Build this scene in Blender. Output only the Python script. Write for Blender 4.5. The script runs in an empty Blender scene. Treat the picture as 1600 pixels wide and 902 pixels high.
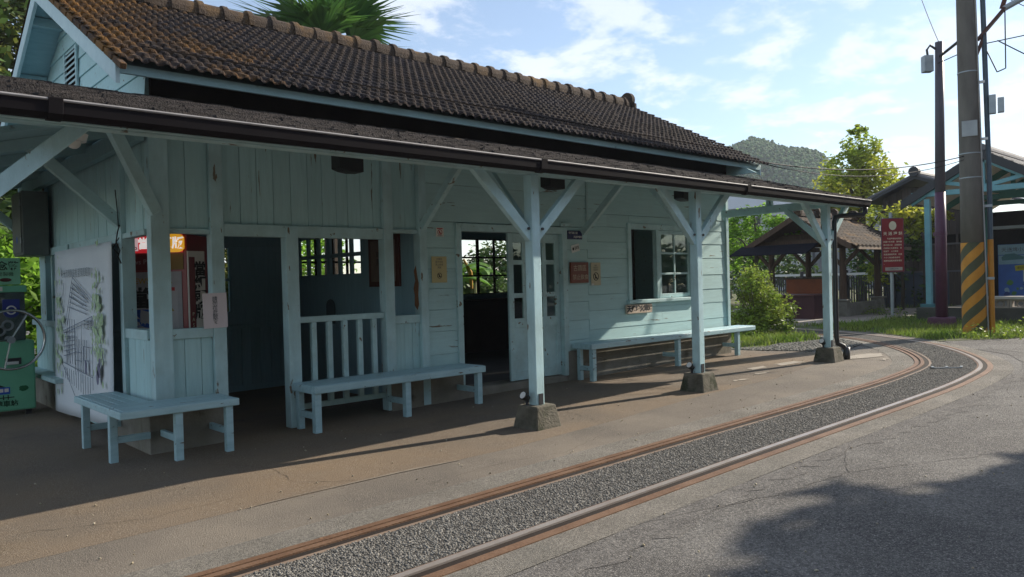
import bpy, math, random
import numpy as np
from mathutils import Vector, Matrix

random.seed(7)
RNG = np.random.default_rng(7)
scene = bpy.context.scene
COL = scene.collection
R = math.radians
GROUND_SLOPE = .0103


def zg(x):
    return GROUND_SLOPE * (min(x, 14.0) - 3.4)


# ----------------------------------------------------------------- objects
def tag(o, label=None, cat=None, group=None, kind=None):
    if label: o['label'] = label
    if cat: o['category'] = cat
    if group: o['group'] = group
    if kind: o['kind'] = kind
    return o


def root(name, label, cat, loc=(0, 0, 0), group=None):
    o = bpy.data.objects.new(name, None)
    o.empty_display_size = .1
    COL.objects.link(o)
    o.location = loc
    return tag(o, label, cat, group)


def adopt(o, parent):
    o.parent = parent
    o.matrix_parent_inverse = Matrix.Translation(-parent.location)


def copy_thing(src, delta, label=None):
    def rec(o, parent):
        c = o.copy()
        COL.objects.link(c)
        if parent is not None:
            c.parent = parent
            c.matrix_parent_inverse = o.matrix_parent_inverse.copy()
        for ch in o.children:
            rec(ch, c)
        return c
    kids = rec(src, None)
    kids.location = Vector(src.location) + Vector(delta)
    if label: kids['label'] = label
    return kids


class MB:
    def __init__(s):
        s.v = []; s.f = []

    def add(s, vs, fs):
        b = len(s.v)
        s.v.extend([tuple(map(float, p)) for p in vs])
        s.f.extend([tuple(i + b for i in f) for f in fs])
        return s

    def hexa(s, p):
        return s.add(p, [(0, 3, 2, 1), (4, 5, 6, 7), (0, 1, 5, 4), (1, 2, 6, 5), (2, 3, 7, 6), (3, 0, 4, 7)])

    def box(s, x0, x1, y0, y1, z0, z1):
        return s.hexa([(x0, y0, z0), (x1, y0, z0), (x1, y1, z0), (x0, y1, z0),
                       (x0, y0, z1), (x1, y0, z1), (x1, y1, z1), (x0, y1, z1)])

    def frame(s, o, u, v, w, a, b, c):
        """box with corner o and edges a*u, b*v, c*w"""
        o, u, v, w = map(Vector, (o, u, v, w))
        P = [o, o + u * a, o + u * a + v * b, o + v * b]
        return s.hexa([tuple(q) for q in P] + [tuple(q + w * c) for q in P])

    def bar(s, p0, p1, w, h, up=(0, 0, 1)):
        p0 = Vector(p0); p1 = Vector(p1); d = (p1 - p0).normalized()
        up = Vector(up)
        sd = d.cross(up)
        if sd.length < 1e-4: sd = d.cross(Vector((0, 1, 0)))
        sd.normalize(); u2 = sd.cross(d).normalized()
        a = sd * w / 2; b = u2 * h / 2
        return s.hexa([tuple(q) for q in (p0 - a - b, p0 + a - b, p0 + a + b, p0 - a + b,
                                          p1 - a - b, p1 + a - b, p1 + a + b, p1 - a + b)])

    def tube(s, pts, r, n=10, cap=True):
        pts = [Vector(p) for p in pts]
        rs = r if isinstance(r, (list, tuple)) else [r] * len(pts)
        vs = []; fs = []
        ref = None
        for i, p in enumerate(pts):
            d = (pts[min(i + 1, len(pts) - 1)] - pts[max(i - 1, 0)])
            d = d.normalized() if d.length > 1e-9 else Vector((0, 0, 1))
            if ref is None:
                ref = Vector((1, 0, 0)) if abs(d.x) < .8 else Vector((0, 1, 0))
            a = (ref - d * ref.dot(d)).normalized(); ref = a
            b = d.cross(a)
            for k in range(n):
                t = 2 * math.pi * k / n
                vs.append(tuple(p + (a * math.cos(t) + b * math.sin(t)) * rs[i]))
        for i in range(len(pts) - 1):
            for k in range(n):
                k2 = (k + 1) % n
                fs.append((i * n + k, i * n + k2, (i + 1) * n + k2, (i + 1) * n + k))
        if cap:
            fs.append(tuple(range(n - 1, -1, -1)))
            fs.append(tuple((len(pts) - 1) * n + k for k in range(n)))
        return s.add(vs, fs)

    def prism(s, poly, o, u, v, w, depth):
        """polygon (list of 2d) in plane o,u,v extruded along w by depth"""
        o, u, v, w = map(Vector, (o, u, v, w))
        n = len(poly)
        A = [o + u * p[0] + v * p[1] for p in poly]
        return s.add([tuple(q) for q in A] + [tuple(q + w * depth) for q in A],
                     [tuple(range(n - 1, -1, -1)), tuple(range(n, 2 * n))] +
                     [(i, (i + 1) % n, (i + 1) % n + n, i + n) for i in range(n)])

    def ring(s, c, axis, rad, r, n=40, m=8, squash=None):
        c = Vector(c); ax = Vector(axis).normalized()
        a = ax.orthogonal().normalized(); b = ax.cross(a)
        vs = []; fs = []
        for i in range(n):
            t = 2 * math.pi * i / n
            d = a * math.cos(t) + b * math.sin(t)
            for k in range(m):
                q = 2 * math.pi * k / m
                vs.append(tuple(c + d * (rad + r * math.cos(q)) + ax * r * math.sin(q)))
        for i in range(n):
            for k in range(m):
                i2 = (i + 1) % n; k2 = (k + 1) % m
                fs.append((i * m + k, i2 * m + k, i2 * m + k2, i * m + k2))
        return s.add(vs, fs)

    def ball(s, c, r, nu=12, nv=8, jit=0):
        c = Vector(c); r = Vector(r) if not isinstance(r, (int, float)) else Vector((r, r, r))
        vs = []; fs = []
        for j in range(nv + 1):
            th = math.pi * j / nv
            for i in range(nu):
                ph = 2 * math.pi * i / nu
                k = 1 + (random.uniform(-jit, jit) if 0 < j < nv else 0)
                vs.append((c.x + r.x * k * math.sin(th) * math.cos(ph), c.y + r.y * k * math.sin(th) * math.sin(ph), c.z + r.z * k * math.cos(th)))
        for j in range(nv):
            for i in range(nu):
                i2 = (i + 1) % nu
                fs.append((j * nu + i, (j + 1) * nu + i, (j + 1) * nu + i2, j * nu + i2))
        return s.add(vs, fs)

    def build(s, name, mat, parent=None, bevel=0, smooth=False):
        me = bpy.data.meshes.new(name)
        me.from_pydata(s.v, [], s.f)
        me.update()
        me.validate()
        if smooth:
            me.polygons.foreach_set('use_smooth', [True] * len(me.polygons))
        o = bpy.data.objects.new(name, me)
        COL.objects.link(o)
        me.materials.append(mat)
        if bevel:
            md = o.modifiers.new('bevel', 'BEVEL'); md.width = bevel; md.segments = 2; md.limit_method = 'ANGLE'; md.angle_limit = R(50)
        if parent is not None: adopt(o, parent)
        return o


def box_obj(name, mat, parent, *a, bevel=0):
    return MB().box(*a).build(name, mat, parent, bevel)


def np_mesh(name, V, F, mat, parent=None, smooth=False):
    """V (n,3), F (m,k) arrays"""
    me = bpy.data.meshes.new(name)
    m, k = F.shape
    me.vertices.add(len(V)); me.vertices.foreach_set('co', V.astype(np.float32).ravel())
    me.loops.add(m * k); me.loops.foreach_set('vertex_index', F.astype(np.int32).ravel())
    me.polygons.add(m)
    me.polygons.foreach_set('loop_start', np.arange(0, m * k, k, dtype=np.int32))
    me.update(calc_edges=True)
    if smooth: me.polygons.foreach_set('use_smooth', np.ones(m, dtype=bool))
    me.materials.append(mat)
    o = bpy.data.objects.new(name, me); COL.objects.link(o)
    if parent is not None: adopt(o, parent)
    return o


# --------------------------------------------------------------- materials
def mat(name, c1, c2=None, scale=3., rough=.7, stretch=(1, 1, 1), bump=0., bscale=60., spots=None, spot_scale=6., spot_thr=.62,
        spot_soft=.05, island=0., moss=None, metal=0., spec=.3, transl=0., speck=None, speck_scale=200., detail=6, stains=None, stain_scale=.7, stain_amt=.6, stain_thr=.5, voro=0.):
    m = bpy.data.materials.new(name); m.use_nodes = True
    nt = m.node_tree; N = nt.nodes; L = nt.links
    b = N['Principled BSDF']
    b.inputs['Roughness'].default_value = rough
    b.inputs['Metallic'].default_value = metal
    b.inputs['Specular IOR Level'].default_value = spec
    tc = N.new('ShaderNodeTexCoord')
    mp = N.new('ShaderNodeMapping'); mp.inputs['Scale'].default_value = stretch
    L.new(tc.outputs['Object'], mp.inputs['Vector'])

    def noise(sc, det=detail, vec=mp, rg=.6):
        n = N.new('ShaderNodeTexNoise'); n.inputs['Scale'].default_value = sc; n.inputs['Detail'].default_value = det
        n.inputs['Roughness'].default_value = rg
        L.new(vec.outputs[0] if vec is mp else tc.outputs['Object'], n.inputs['Vector'])
        return n.outputs['Fac']

    def ramp(fac, lo, hi):
        r = N.new('ShaderNodeMapRange'); r.inputs[1].default_value = lo; r.inputs[2].default_value = hi
        L.new(fac, r.inputs[0]); return r.outputs[0]

    def mix(fac, a, bb, mul=1.):
        x = N.new('ShaderNodeMix'); x.data_type = 'RGBA'
        if mul != 1.:
            q = N.new('ShaderNodeMath'); q.operation = 'MULTIPLY'; q.inputs[1].default_value = mul; L.new(fac, q.inputs[0]); fac = q.outputs[0]
        L.new(fac, x.inputs['Factor'])
        for key, val in (('A', a), ('B', bb)):
            s = [i for i in x.inputs if i.name == key and i.type == 'RGBA'][0]
            if isinstance(val, (tuple, list)): s.default_value = (*val, 1)
            else: L.new(val, s)
        return [o for o in x.outputs if o.type == 'RGBA'][0]
    col = mix(ramp(noise(scale), .32, .68), c1, c2 or tuple(k * .8 for k in c1))
    if stains: col = mix(ramp(noise(stain_scale, 5, None), stain_thr - .08, stain_thr + .17), col, stains, stain_amt)
    if speck: col = mix(ramp(noise(speck_scale, 2, None), .5, .72), col, speck)
    if voro:
        vn = N.new('ShaderNodeTexVoronoi'); vn.inputs['Scale'].default_value = voro; L.new(tc.outputs['Object'], vn.inputs['Vector'])
        hs = N.new('ShaderNodeHueSaturation'); L.new(col, hs.inputs['Color'])
        sp = N.new('ShaderNodeSeparateColor'); L.new(vn.outputs['Color'], sp.inputs[0])
        L.new(ramp(sp.outputs[0], -1.0, 1.0), hs.inputs['Value']); hs2 = hs
        q = N.new('ShaderNodeMapRange'); q.inputs[3].default_value = .68; q.inputs[4].default_value = 1.35; L.new(sp.outputs[0], q.inputs[0]); L.new(q.outputs[0], hs.inputs['Value'])
        col = hs.outputs[0]
    if spots: col = mix(ramp(noise(spot_scale, 8), spot_thr, spot_thr + spot_soft), col, spots)
    if moss:
        sx = N.new('ShaderNodeSeparateXYZ'); L.new(tc.outputs['Object'], sx.inputs[0])
        q = N.new('ShaderNodeMapRange'); q.inputs[1].default_value = 1.8; q.inputs[2].default_value = 5.0; q.inputs[3].default_value = .16; q.inputs[4].default_value = -.13; L.new(sx.outputs[0], q.inputs[0])
        ad = N.new('ShaderNodeMath'); ad.operation = 'ADD'; L.new(noise(1.3, 7, None, .7), ad.inputs[0]); L.new(q.outputs[0], ad.inputs[1])
        ad2 = N.new('ShaderNodeMath'); ad2.operation = 'MULTIPLY_ADD'; L.new(noise(9, 4, None), ad2.inputs[0]); ad2.inputs[1].default_value = .35; L.new(ad.outputs[0], ad2.inputs[2])
        col = mix(ramp(ad2.outputs[0], .70, .92), col, moss)
    if island:
        g = N.new('ShaderNodeNewGeometry'); q = N.new('ShaderNodeMapRange'); q.inputs[3].default_value = 1 - island; q.inputs[4].default_value = 1 + island
        L.new(g.outputs['Random Per Island'], q.inputs[0])
        hs = N.new('ShaderNodeHueSaturation'); L.new(col, hs.inputs['Color']); L.new(q.outputs[0], hs.inputs['Value']); col = hs.outputs[0]
    L.new(col, b.inputs['Base Color'])
    if bump:
        bp = N.new('ShaderNodeBump'); bp.inputs['Strength'].default_value = bump; bp.inputs['Distance'].default_value = .02
        L.new(noise(bscale, 5), bp.inputs['Height']); L.new(bp.outputs[0], b.inputs['Normal'])
    if transl:
        t = N.new('ShaderNodeBsdfTranslucent'); ms = N.new('ShaderNodeMixShader'); ms.inputs[0].default_value = transl
        L.new(col, t.inputs[0]); L.new(b.outputs[0], ms.inputs[1]); L.new(t.outputs[0], ms.inputs[2])
        L.new(ms.outputs[0], N['Material Output'].inputs[0])
    return m


def glass(name):
    m = bpy.data.materials.new(name); m.use_nodes = True
    nt = m.node_tree; N = nt.nodes; L = nt.links
    N.remove(N['Principled BSDF'])
    t = N.new('ShaderNodeBsdfTransparent'); t.inputs[0].default_value = (.80, .86, .84, 1)
    g = N.new('ShaderNodeBsdfGlossy'); g.inputs['Roughness'].default_value = .02; g.inputs[0].default_value = (.9, .95, .95, 1)
    f = N.new('ShaderNodeLayerWeight'); f.inputs[0].default_value = .25
    q = N.new('ShaderNodeMath'); q.operation = 'MULTIPLY_ADD'; q.inputs[1].default_value = .16; q.inputs[2].default_value = .025
    L.new(f.outputs[1], q.inputs[0])
    x = N.new('ShaderNodeMixShader'); L.new(q.outputs[0], x.inputs[0]); L.new(t.outputs[0], x.inputs[1]); L.new(g.outputs[0], x.inputs[2])
    L.new(x.outputs[0], N['Material Output'].inputs[0])
    return m


def emit(name, col, s):
    m = bpy.data.materials.new(name); m.use_nodes = True
    b = m.node_tree.nodes['Principled BSDF']
    b.inputs['Base Color'].default_value = (*col, 1); b.inputs['Roughness'].default_value = .4
    b.inputs['Emission Color'].default_value = (*col, 1); b.inputs['Emission Strength'].default_value = s
    return m


CHIP = (.16, .13, .09)
wall_v = mat('painted_boards_vertical', (.42, .625, .645), (.355, .54, .56), 5, .62, (6, 6, .5), .25, 30, CHIP, 3.2, .655, .02, island=.07, stains=(.20, .27, .25), stain_amt=.25, stain_thr=.58)
wall_h = mat('painted_boards_horizontal', (.43, .63, .645), (.375, .56, .575), 5, .62, (.5, 6, 6), .25, 30, CHIP, 3.2, .655, .02, island=.06, stains=(.20, .27, .25), stain_amt=.25, stain_thr=.58)
trim = mat('painted_timber', (.45, .645, .67), (.38, .56, .585), 6, .55, (2, 2, 2), .2, 40, CHIP, 5, .65, .02, stains=(.22, .27, .25), stain_amt=.4, stain_scale=2)
post_paint = mat('painted_post_timber', (.46, .655, .69), (.39, .575, .61), 6, .55, (3, 3, .8), .2, 40, CHIP, 5, .65, .02, stains=(.22, .27, .25), stain_amt=.4, stain_scale=2)
bench_paint = mat('painted_bench_timber', (.385, .57, .62), (.30, .465, .51), 5, .42, (.7, 4, 4), .2, 50, (.13, .10, .07), 6, .64, .03, spec=.45, island=.05)
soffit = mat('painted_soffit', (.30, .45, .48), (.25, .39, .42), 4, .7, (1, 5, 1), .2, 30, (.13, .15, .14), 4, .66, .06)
white_blue = mat('pale_bargeboard', (.50, .64, .66), (.43, .57, .60), 5, .6, (2, 2, 2), .2, 30, (.12, .13, .13), 5, .69, .04)
dado = mat('interior_boards', (.28, .46, .53), (.23, .39, .46), 5, .7, (6, 6, .5), .1, 30, island=.1)
concrete = mat('plinth_concrete', (.25, .235, .20), (.17, .155, .13), 4, .9, bump=.4, bscale=50, spots=(.07, .065, .05), spot_scale=3, spot_thr=.6, spot_soft=.1, stains=(.13, .12, .08), stain_scale=3)
footing_c = mat('mossy_concrete', (.16, .145, .115), (.075, .07, .052), 6, .95, bump=.7, bscale=40, spots=(.045, .05, .028), spot_scale=4, spot_thr=.52, spot_soft=.1)
dark_in = mat('dark_wood_and_shade', (.022, .018, .016), (.014, .012, .011), 5, .9, spec=0.)  # near-black for dark wood, and for shade painted into gaps and openings
gutter_m = mat('brown_gutter_plastic', (.013, .010, .012), (.009, .008, .010), 4, .75, spec=.1, spots=(.10, .06, .045), spot_scale=1.3, spot_thr=.72, spot_soft=.1)
gutter_rim_glint = mat('rim_sky_glint', (.30, .29, .29), (.20, .19, .19), 8, .6)  # pale grey paints in the sky's glint along the gutter rim
black_pipe = mat('black_pipe_plastic', (.012, .012, .015), None, 4, .35, spec=.5)
iron = mat('dark_iron', (.05, .05, .055), None, 4, .5, metal=.4)
white_pl = mat('white_plastic', (.7, .7, .68), (.6, .6, .58), 5, .4)
pane_glass = glass('window_glass')
paper = mat('pale_paper', (.66, .58, .60), (.60, .53, .55), 3, .7)
yellow_paper = mat('yellow_paper', (.55, .47, .24), (.47, .40, .21), 4, .75)
white_paper = mat('white_paper', (.7, .68, .62), (.62, .60, .55), 4, .75)
ink = mat('black_ink', (.02, .02, .02), None, 5, .6)
ink_soft = mat('grey_ink', (.10, .11, .12), (.06, .07, .08), 9, .7)
red_ink = mat('red_ink', (.45, .03, .03), None, 5, .6)
blue_ink = mat('blue_ink', (.03, .11, .50), None, 5, .6)
gold_ink = mat('gold_ink', (.45, .30, .03), None, 5, .6)
white_ink = mat('white_ink', (.75, .73, .68), None, 5, .6)
cream_ink = mat('cream_ink', (.62, .55, .40), None, 5, .6)
navy_plate = mat('navy_plate', (.015, .02, .10), None, 5, .35)
brown_board = mat('varnished_red_board', (.20, .055, .028), (.14, .035, .018), 6, .5, (1, 1, 8), .2, 20)
plank_wood = mat('weathered_plank', (.60, .49, .40), (.46, .37, .29), 6, .7, (1, 8, 10), .3, 20)
red_machine = mat('red_machine_paint', (.30, .018, .022), (.22, .012, .016), 3, .35, spec=.5)
maroon = mat('maroon_panel', (.16, .012, .018), None, 3, .4)
pink_box = mat('pink_label', (.75, .55, .58), None, 3, .4)
grey_paper = mat('grey_newsprint', (.42, .40, .42), (.36, .35, .37), 20, .7)
green_paint = mat('green_machine_paint', (.16, .48, .30), (.13, .42, .26), 3, .4, spec=.5, bump=.05)
chrome = mat('polished_steel', (.6, .6, .6), None, 3, .22, metal=1.)
steel = mat('galvanised_steel', (.33, .36, .38), (.26, .29, .31), 6, .45, metal=.5)
cab_grey = mat('grey_cabinet_paint', (.13, .15, .14), (.10, .115, .11), 4, .5, spots=(.05, .04, .03), spot_scale=5, spot_thr=.68)
speaker_m = mat('black_speaker_plastic', (.018, .018, .018), None, 4, .5)
redbrown = mat('dark_red_frame', (.09, .02, .015), (.06, .014, .01), 5, .5)

# roof tiles: brown clay with patches of orange moss, thicker near the gable
tile = mat('mossy_clay_tile', (.050, .036, .030), (.028, .022, .021), 2.2, .9, (1, 1, 1), .9, 70, moss=(.17, .085, .022), island=.2, stains=(.030, .027, .034), stain_scale=.9)
tile_moss = mat('orange_moss_tile', (.24, .125, .032), (.105, .062, .03), 2.6, .95, (1, 1, 1), 1., 60, spots=(.06, .045, .032), spot_scale=4, spot_thr=.56, spot_soft=.1, island=.2)
ridge_m = mat('ridge_clay_tile', (.065, .044, .03), (.04, .03, .024), 4, .9, bump=.9, bscale=50, spots=(.13, .075, .027), spot_scale=2, spot_thr=.5, spot_soft=.15)
shingle = mat('bark_shingle', (.062, .053, .050), (.036, .032, .032), 5, .95, (1, 3, 1), 1., 60, island=.32, spots=(.14, .10, .055), spot_scale=1.5, spot_thr=.70, spot_soft=.1)
grey_tile = mat('grey_roof_tile', (.16, .16, .17), (.10, .10, .11), 4, .8, bump=.5, bscale=40, island=.2)
pav_tile = mat('brown_roof_tile', (.045, .028, .018), (.026, .019, .014), 3, .9, bump=.6, bscale=40, spots=(.10, .055, .02), spot_scale=1.4, spot_thr=.55, spot_soft=.1, island=.25)
pav_wood = mat('brown_post_wood', (.10, .06, .04), (.06, .035, .025), 5, .8, (4, 4, .6), .4, 30)
dark_boards = mat('weathered_dark_boards', (.09, .07, .058), (.055, .044, .04), 5, .85, (5, 6, .4), .4, 30, island=.25)
slate_blue = mat('slate_blue_sheet', (.07, .085, .11), (.05, .065, .09), 2, .6)
teal = mat('teal_frame_paint', (.17, .37, .42), (.13, .31, .36), 4, .45)
teal_shaded = mat('teal_frame_shaded', (.06, .20, .18), (.045, .16, .15), 4, .5)  # shaded copy of the teal, for the frames farther in
cream_ply = mat('cream_ceiling_board', (.74, .67, .57), (.66, .60, .51), 3, .8)
charcoal = mat('charcoal_bargeboard', (.045, .047, .052), None, 3, .6)
purple = mat('purple_pole_paint', (.085, .028, .062), (.06, .022, .048), 5, .4, spots=(.28, .22, .26), spot_scale=3, spot_thr=.72, spot_soft=.05)
pole_c = mat('pole_concrete', (.15, .135, .12), (.10, .09, .08), 4, .85, (1, 1, .3), .3, 30, spots=(.22, .21, .19), spot_scale=2.5, spot_thr=.66, spot_soft=.1)
hz_yellow = mat('faded_orange_band', (.50, .22, .025), (.40, .17, .02), 4, .6, spots=(.2, .12, .05), spot_scale=6, spot_thr=.68)
hz_green = mat('dark_olive_band', (.075, .075, .035), (.05, .055, .03), 4, .6)
sign_red = mat('red_sign_face', (.22, .018, .022), (.18, .014, .018), 2, .5)
blue_map = mat('blue_mural', (.04, .12, .42), (.03, .09, .30), 2, .5)
sky_blue = mat('pale_blue_print', (.25, .36, .42), (.2, .32, .4), 4, .5)
rust = mat('rusty_rail_steel', (.19, .115, .072), (.125, .068, .04), 5, .6, (1, 1, 1), .3, 60, metal=.25, spots=(.24, .14, .08), spot_scale=5, spot_thr=.66)
rail_top = mat('worn_rail_head', (.50, .46, .43), (.40, .34, .30), 3, .38, metal=.6, spots=(.22, .12, .07), spot_scale=2, spot_thr=.62, spot_soft=.1)
rust_dark = mat('rail_groove_dirt', (.018, .010, .007), (.010, .007, .005), 12, .95)

# ground
asphalt = mat('worn_asphalt', (.155, .149, .140), (.108, .104, .099), .9, .92, bump=.8, bscale=140, speck=(.30, .28, .25), speck_scale=170, stains=(.10, .095, .09), stain_scale=.5, stain_amt=.6, voro=90)
platform_m = mat('stained_platform_concrete', (.140, .109, .080), (.092, .075, .060), 1.0, .9, bump=.45, bscale=110, speck=(.30, .25, .19), speck_scale=160, spots=(.085, .072, .06), spot_scale=1.6, spot_thr=.60, spot_soft=.2, stains=(.185, .122, .066), stain_scale=.45, stain_amt=.7)
aggregate = mat('exposed_aggregate', (.25, .23, .20), (.17, .16, .14), 2, .95, bump=1., bscale=160, voro=120, stains=(.14, .125, .105), stain_scale=1.1)
greyplat = mat('grey_platform_concrete', (.135, .114, .093), (.092, .080, .068), 1.1, .9, bump=.5, bscale=120, speck=(.27, .24, .20), speck_scale=180, stains=(.24, .205, .16), stain_scale=.8, stain_amt=.5)
gravel_base = mat('gravel_bed', (.085, .08, .073), (.05, .047, .043), 30, .95, bump=1., bscale=120, voro=70)
stone_m = mat('gravel_stone', (.20, .19, .17), (.11, .105, .095), 40, .85, island=.5)
path_c = mat('pale_path_concrete', (.33, .29, .25), (.25, .22, .19), 2, .9, bump=.3, bscale=60)
soil = mat('lawn_soil', (.060, .085, .028), (.085, .085, .040), 1.5, 1., bump=.8, bscale=30, stains=(.12, .105, .07), stain_scale=.6)
grass_m = mat('grass_blades', (.12, .21, .03), (.20, .24, .045), .8, .75, island=.45, transl=.35)
crack_m = mat('cement_patch', (.34, .30, .25), (.26, .23, .19), 6, .9, bump=.3)
black_seam = mat('tar_seam', (.06, .055, .05), None, 3, .9)

# foliage
leaf_dark = mat('dark_leaves', (.040, .085, .020), (.075, .12, .028), .8, .6, island=.5, transl=.3)
leaf_mid = mat('olive_leaves', (.085, .13, .025), (.17, .17, .03), .7, .6, island=.5, transl=.35)
leaf_yellow = mat('yellow_green_leaves', (.22, .32, .04), (.40, .39, .05), .5, .6, island=.45, transl=.5)
leaf_bright = mat('bright_fern_leaves', (.20, .36, .04), (.14, .28, .03), .9, .6, island=.4, transl=.55)
leaf_bush = mat('bush_leaves', (.13, .22, .03), (.22, .26, .04), 2., .5, island=.5, transl=.45)
palm_leaf = mat('palm_leaflets', (.035, .11, .03), (.08, .18, .035), 1.5, .45, island=.35, transl=.3)
banana_leaf = mat('banana_blades', (.14, .27, .035), (.09, .21, .03), 2, .45, (4, 4, 4), island=.25, transl=.45)
bark = mat('tree_bark', (.09, .07, .05), (.055, .045, .035), 6, .9, (3, 3, .5), .6, 20)
forest_m = mat('hill_forest', (.030, .075, .025), (.07, .125, .035), .09, .9, island=.4)
hill_m = mat('hill_ground', (.03, .05, .02), (.05, .065, .03), .05, 1.)

# ------------------------------------------------------------------ text
def text_mesh(name, body, m, o, u, v, size, parent=None, bold=.0, spacing=1., line=1., align='LEFT', depth=.0):
    """flat lettering: origin o (top-left or centre), u along the line, v up"""
    cu = bpy.data.curves.new(name, 'FONT'); cu.body = body; cu.size = size; cu.offset = bold
    cu.space_character = spacing; cu.space_line = line; cu.align_x = align; cu.align_y = 'CENTER'
    cu.resolution_u = 2; cu.extrude = depth
    t = bpy.data.objects.new(name, cu); COL.objects.link(t)
    dg = bpy.context.evaluated_depsgraph_get()
    me = bpy.data.meshes.new_from_object(t.evaluated_get(dg))
    bpy.data.objects.remove(t)
    u = Vector(u).normalized(); v = Vector(v).normalized(); w = u.cross(v)
    M = Matrix((u, v, w)).transposed().to_4x4(); M.translation = Vector(o)
    me.transform(M)
    me.materials.clear(); me.materials.append(m)
    ob = bpy.data.objects.new(name, me); COL.objects.link(ob)
    if parent is not None: adopt(ob, parent)
    return ob


X_, Y_, Z_ = Vector((1, 0, 0)), Vector((0, 1, 0)), Vector((0, 0, 1))

# =================================================================== GROUND
def sheet(name, poly, dz, m, label=None, kind='structure'):
    """flat ground sheet cut from a polygon, following the slight fall of the ground"""
    import bmesh
    bm = bmesh.new()
    f = bm.faces.new([bm.verts.new((x, y, 0)) for x, y in poly])
    if f.normal.z < 0: f.normal_flip()
    for xc in (-40, 3.4, 14.0):
        g = bm.verts[:] + bm.edges[:] + bm.faces[:]
        bmesh.ops.bisect_plane(bm, geom=g, plane_co=(xc, 0, 0), plane_no=(1, 0, 0))
    bmesh.ops.triangulate(bm, faces=bm.faces[:])
    bm.normal_update()
    for f in bm.faces:
        if f.normal.z < 0: f.normal_flip()
    for v in bm.verts: v.co.z = zg(max(v.co.x, -40)) + dz
    me = bpy.data.meshes.new(name); bm.to_mesh(me); bm.free()
    me.materials.append(m)
    o = bpy.data.objects.new(name, me); COL.objects.link(o)
    return tag(o, label, None, None, kind)


sheet('ground', [(-55, -55), (440, -55), (440, 370), (-55, 370)], 0, asphalt)

# track centre line: straight past the station, then bending left behind it
ctrl = [(-8, 3.37), (0, 3.37), (5, 3.37), (8.5, 3.34), (10, 3.38), (11.45, 3.58), (12.9, 4.28), (14.2, 5.28), (15.15, 6.35), (15.9, 7.6), (16.4, 9.2), (16.6, 11.0), (16.5, 13.5)]


def spline(P, n=14):
    P = [Vector((*p, 0)) for p in P]; out = []
    for i in range(len(P) - 1):
        p0 = P[max(i - 1, 0)]; p1 = P[i]; p2 = P[i + 1]; p3 = P[min(i + 2, len(P) - 1)]
        t1 = (p2 - p0) / ((p2 - p0).length) * (p2 - p1).length; t2 = (p3 - p1) / ((p3 - p1).length) * (p2 - p1).length
        for k in range(n):
            t = k / n
            out.append((2 * t**3 - 3 * t**2 + 1) * p1 + (t**3 - 2 * t**2 + t) * t1 + (-2 * t**3 + 3 * t**2) * p2 + (t**3 - t**2) * t2)
    out.append(P[-1]); return out


TRK = spline(ctrl)


def offset_line(d):
    out = []
    for i, p in enumerate(TRK):
        t = (TRK[min(i + 1, len(TRK) - 1)] - TRK[max(i - 1, 0)]).normalized()
        out.append(p + Vector((-t.y, t.x, 0)) * d)
    return out


def ribbon(name, d0, d1, z0, z1, m, parent=None):
    """strip along the track between two offsets; z0 bottom, z1 top (None bottom = flat sheet)"""
    a = offset_line(d0); b = offset_line(d1); mb = MB(); n = len(a)
    vs = []
    for p, q in zip(a, b):
        zp = zg(p.x); zq = zg(q.x)
        vs += [(p.x, p.y, zp + z1), (q.x, q.y, zq + z1)]
        if z0 is not None: vs += [(p.x, p.y, zp + z0), (q.x, q.y, zq + z0)]
    s = 2 if z0 is None else 4
    fs = []
    for i in range(n - 1):
        j = i * s; k = j + s
        fs.append((j + 1, j, k, k + 1))
        if z0 is not None:
            fs.append((j, j + 2, k + 2, k)); fs.append((j + 3, j + 1, k + 1, k + 3))
    mb.add(vs, fs)
    return mb.build(name, m, parent)


# platform concrete in front of and under the station, bands of exposed aggregate, gravel bed
sheet('platform', [(-12, 4.7), (2, 4.74), (3.1, 4.72), (4.2, 4.66), (5.6, 4.74), (7.5, 4.9), (9, 4.88), (10.4, 5.1), (12.1, 5.35), (12.1, 5.8), (11.9, 7.4), (11.6, 12.6), (-12, 12.6)], .006, platform_m)
sheet('platform_strip', [(-12, 4.0), (0, 4.02), (4, 3.98), (8.5, 3.95), (10.5, 4.05), (11.7, 4.3), (13.2, 5.15), (12.75, 5.5), (12.1, 5.8), (12.1, 5.35), (10.4, 5.1), (9, 4.88), (7.5, 4.9), (5.6, 4.74), (4.2, 4.66), (3.1, 4.72), (2, 4.74), (-12, 4.7)], .005, greyplat)
o = ribbon('track_bed', -.68, .76, None, .008, aggregate); tag(o, kind='structure')
o = ribbon('gravel_bed', -.27, .275, None, .012, gravel_base); tag(o, kind='structure')
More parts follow.
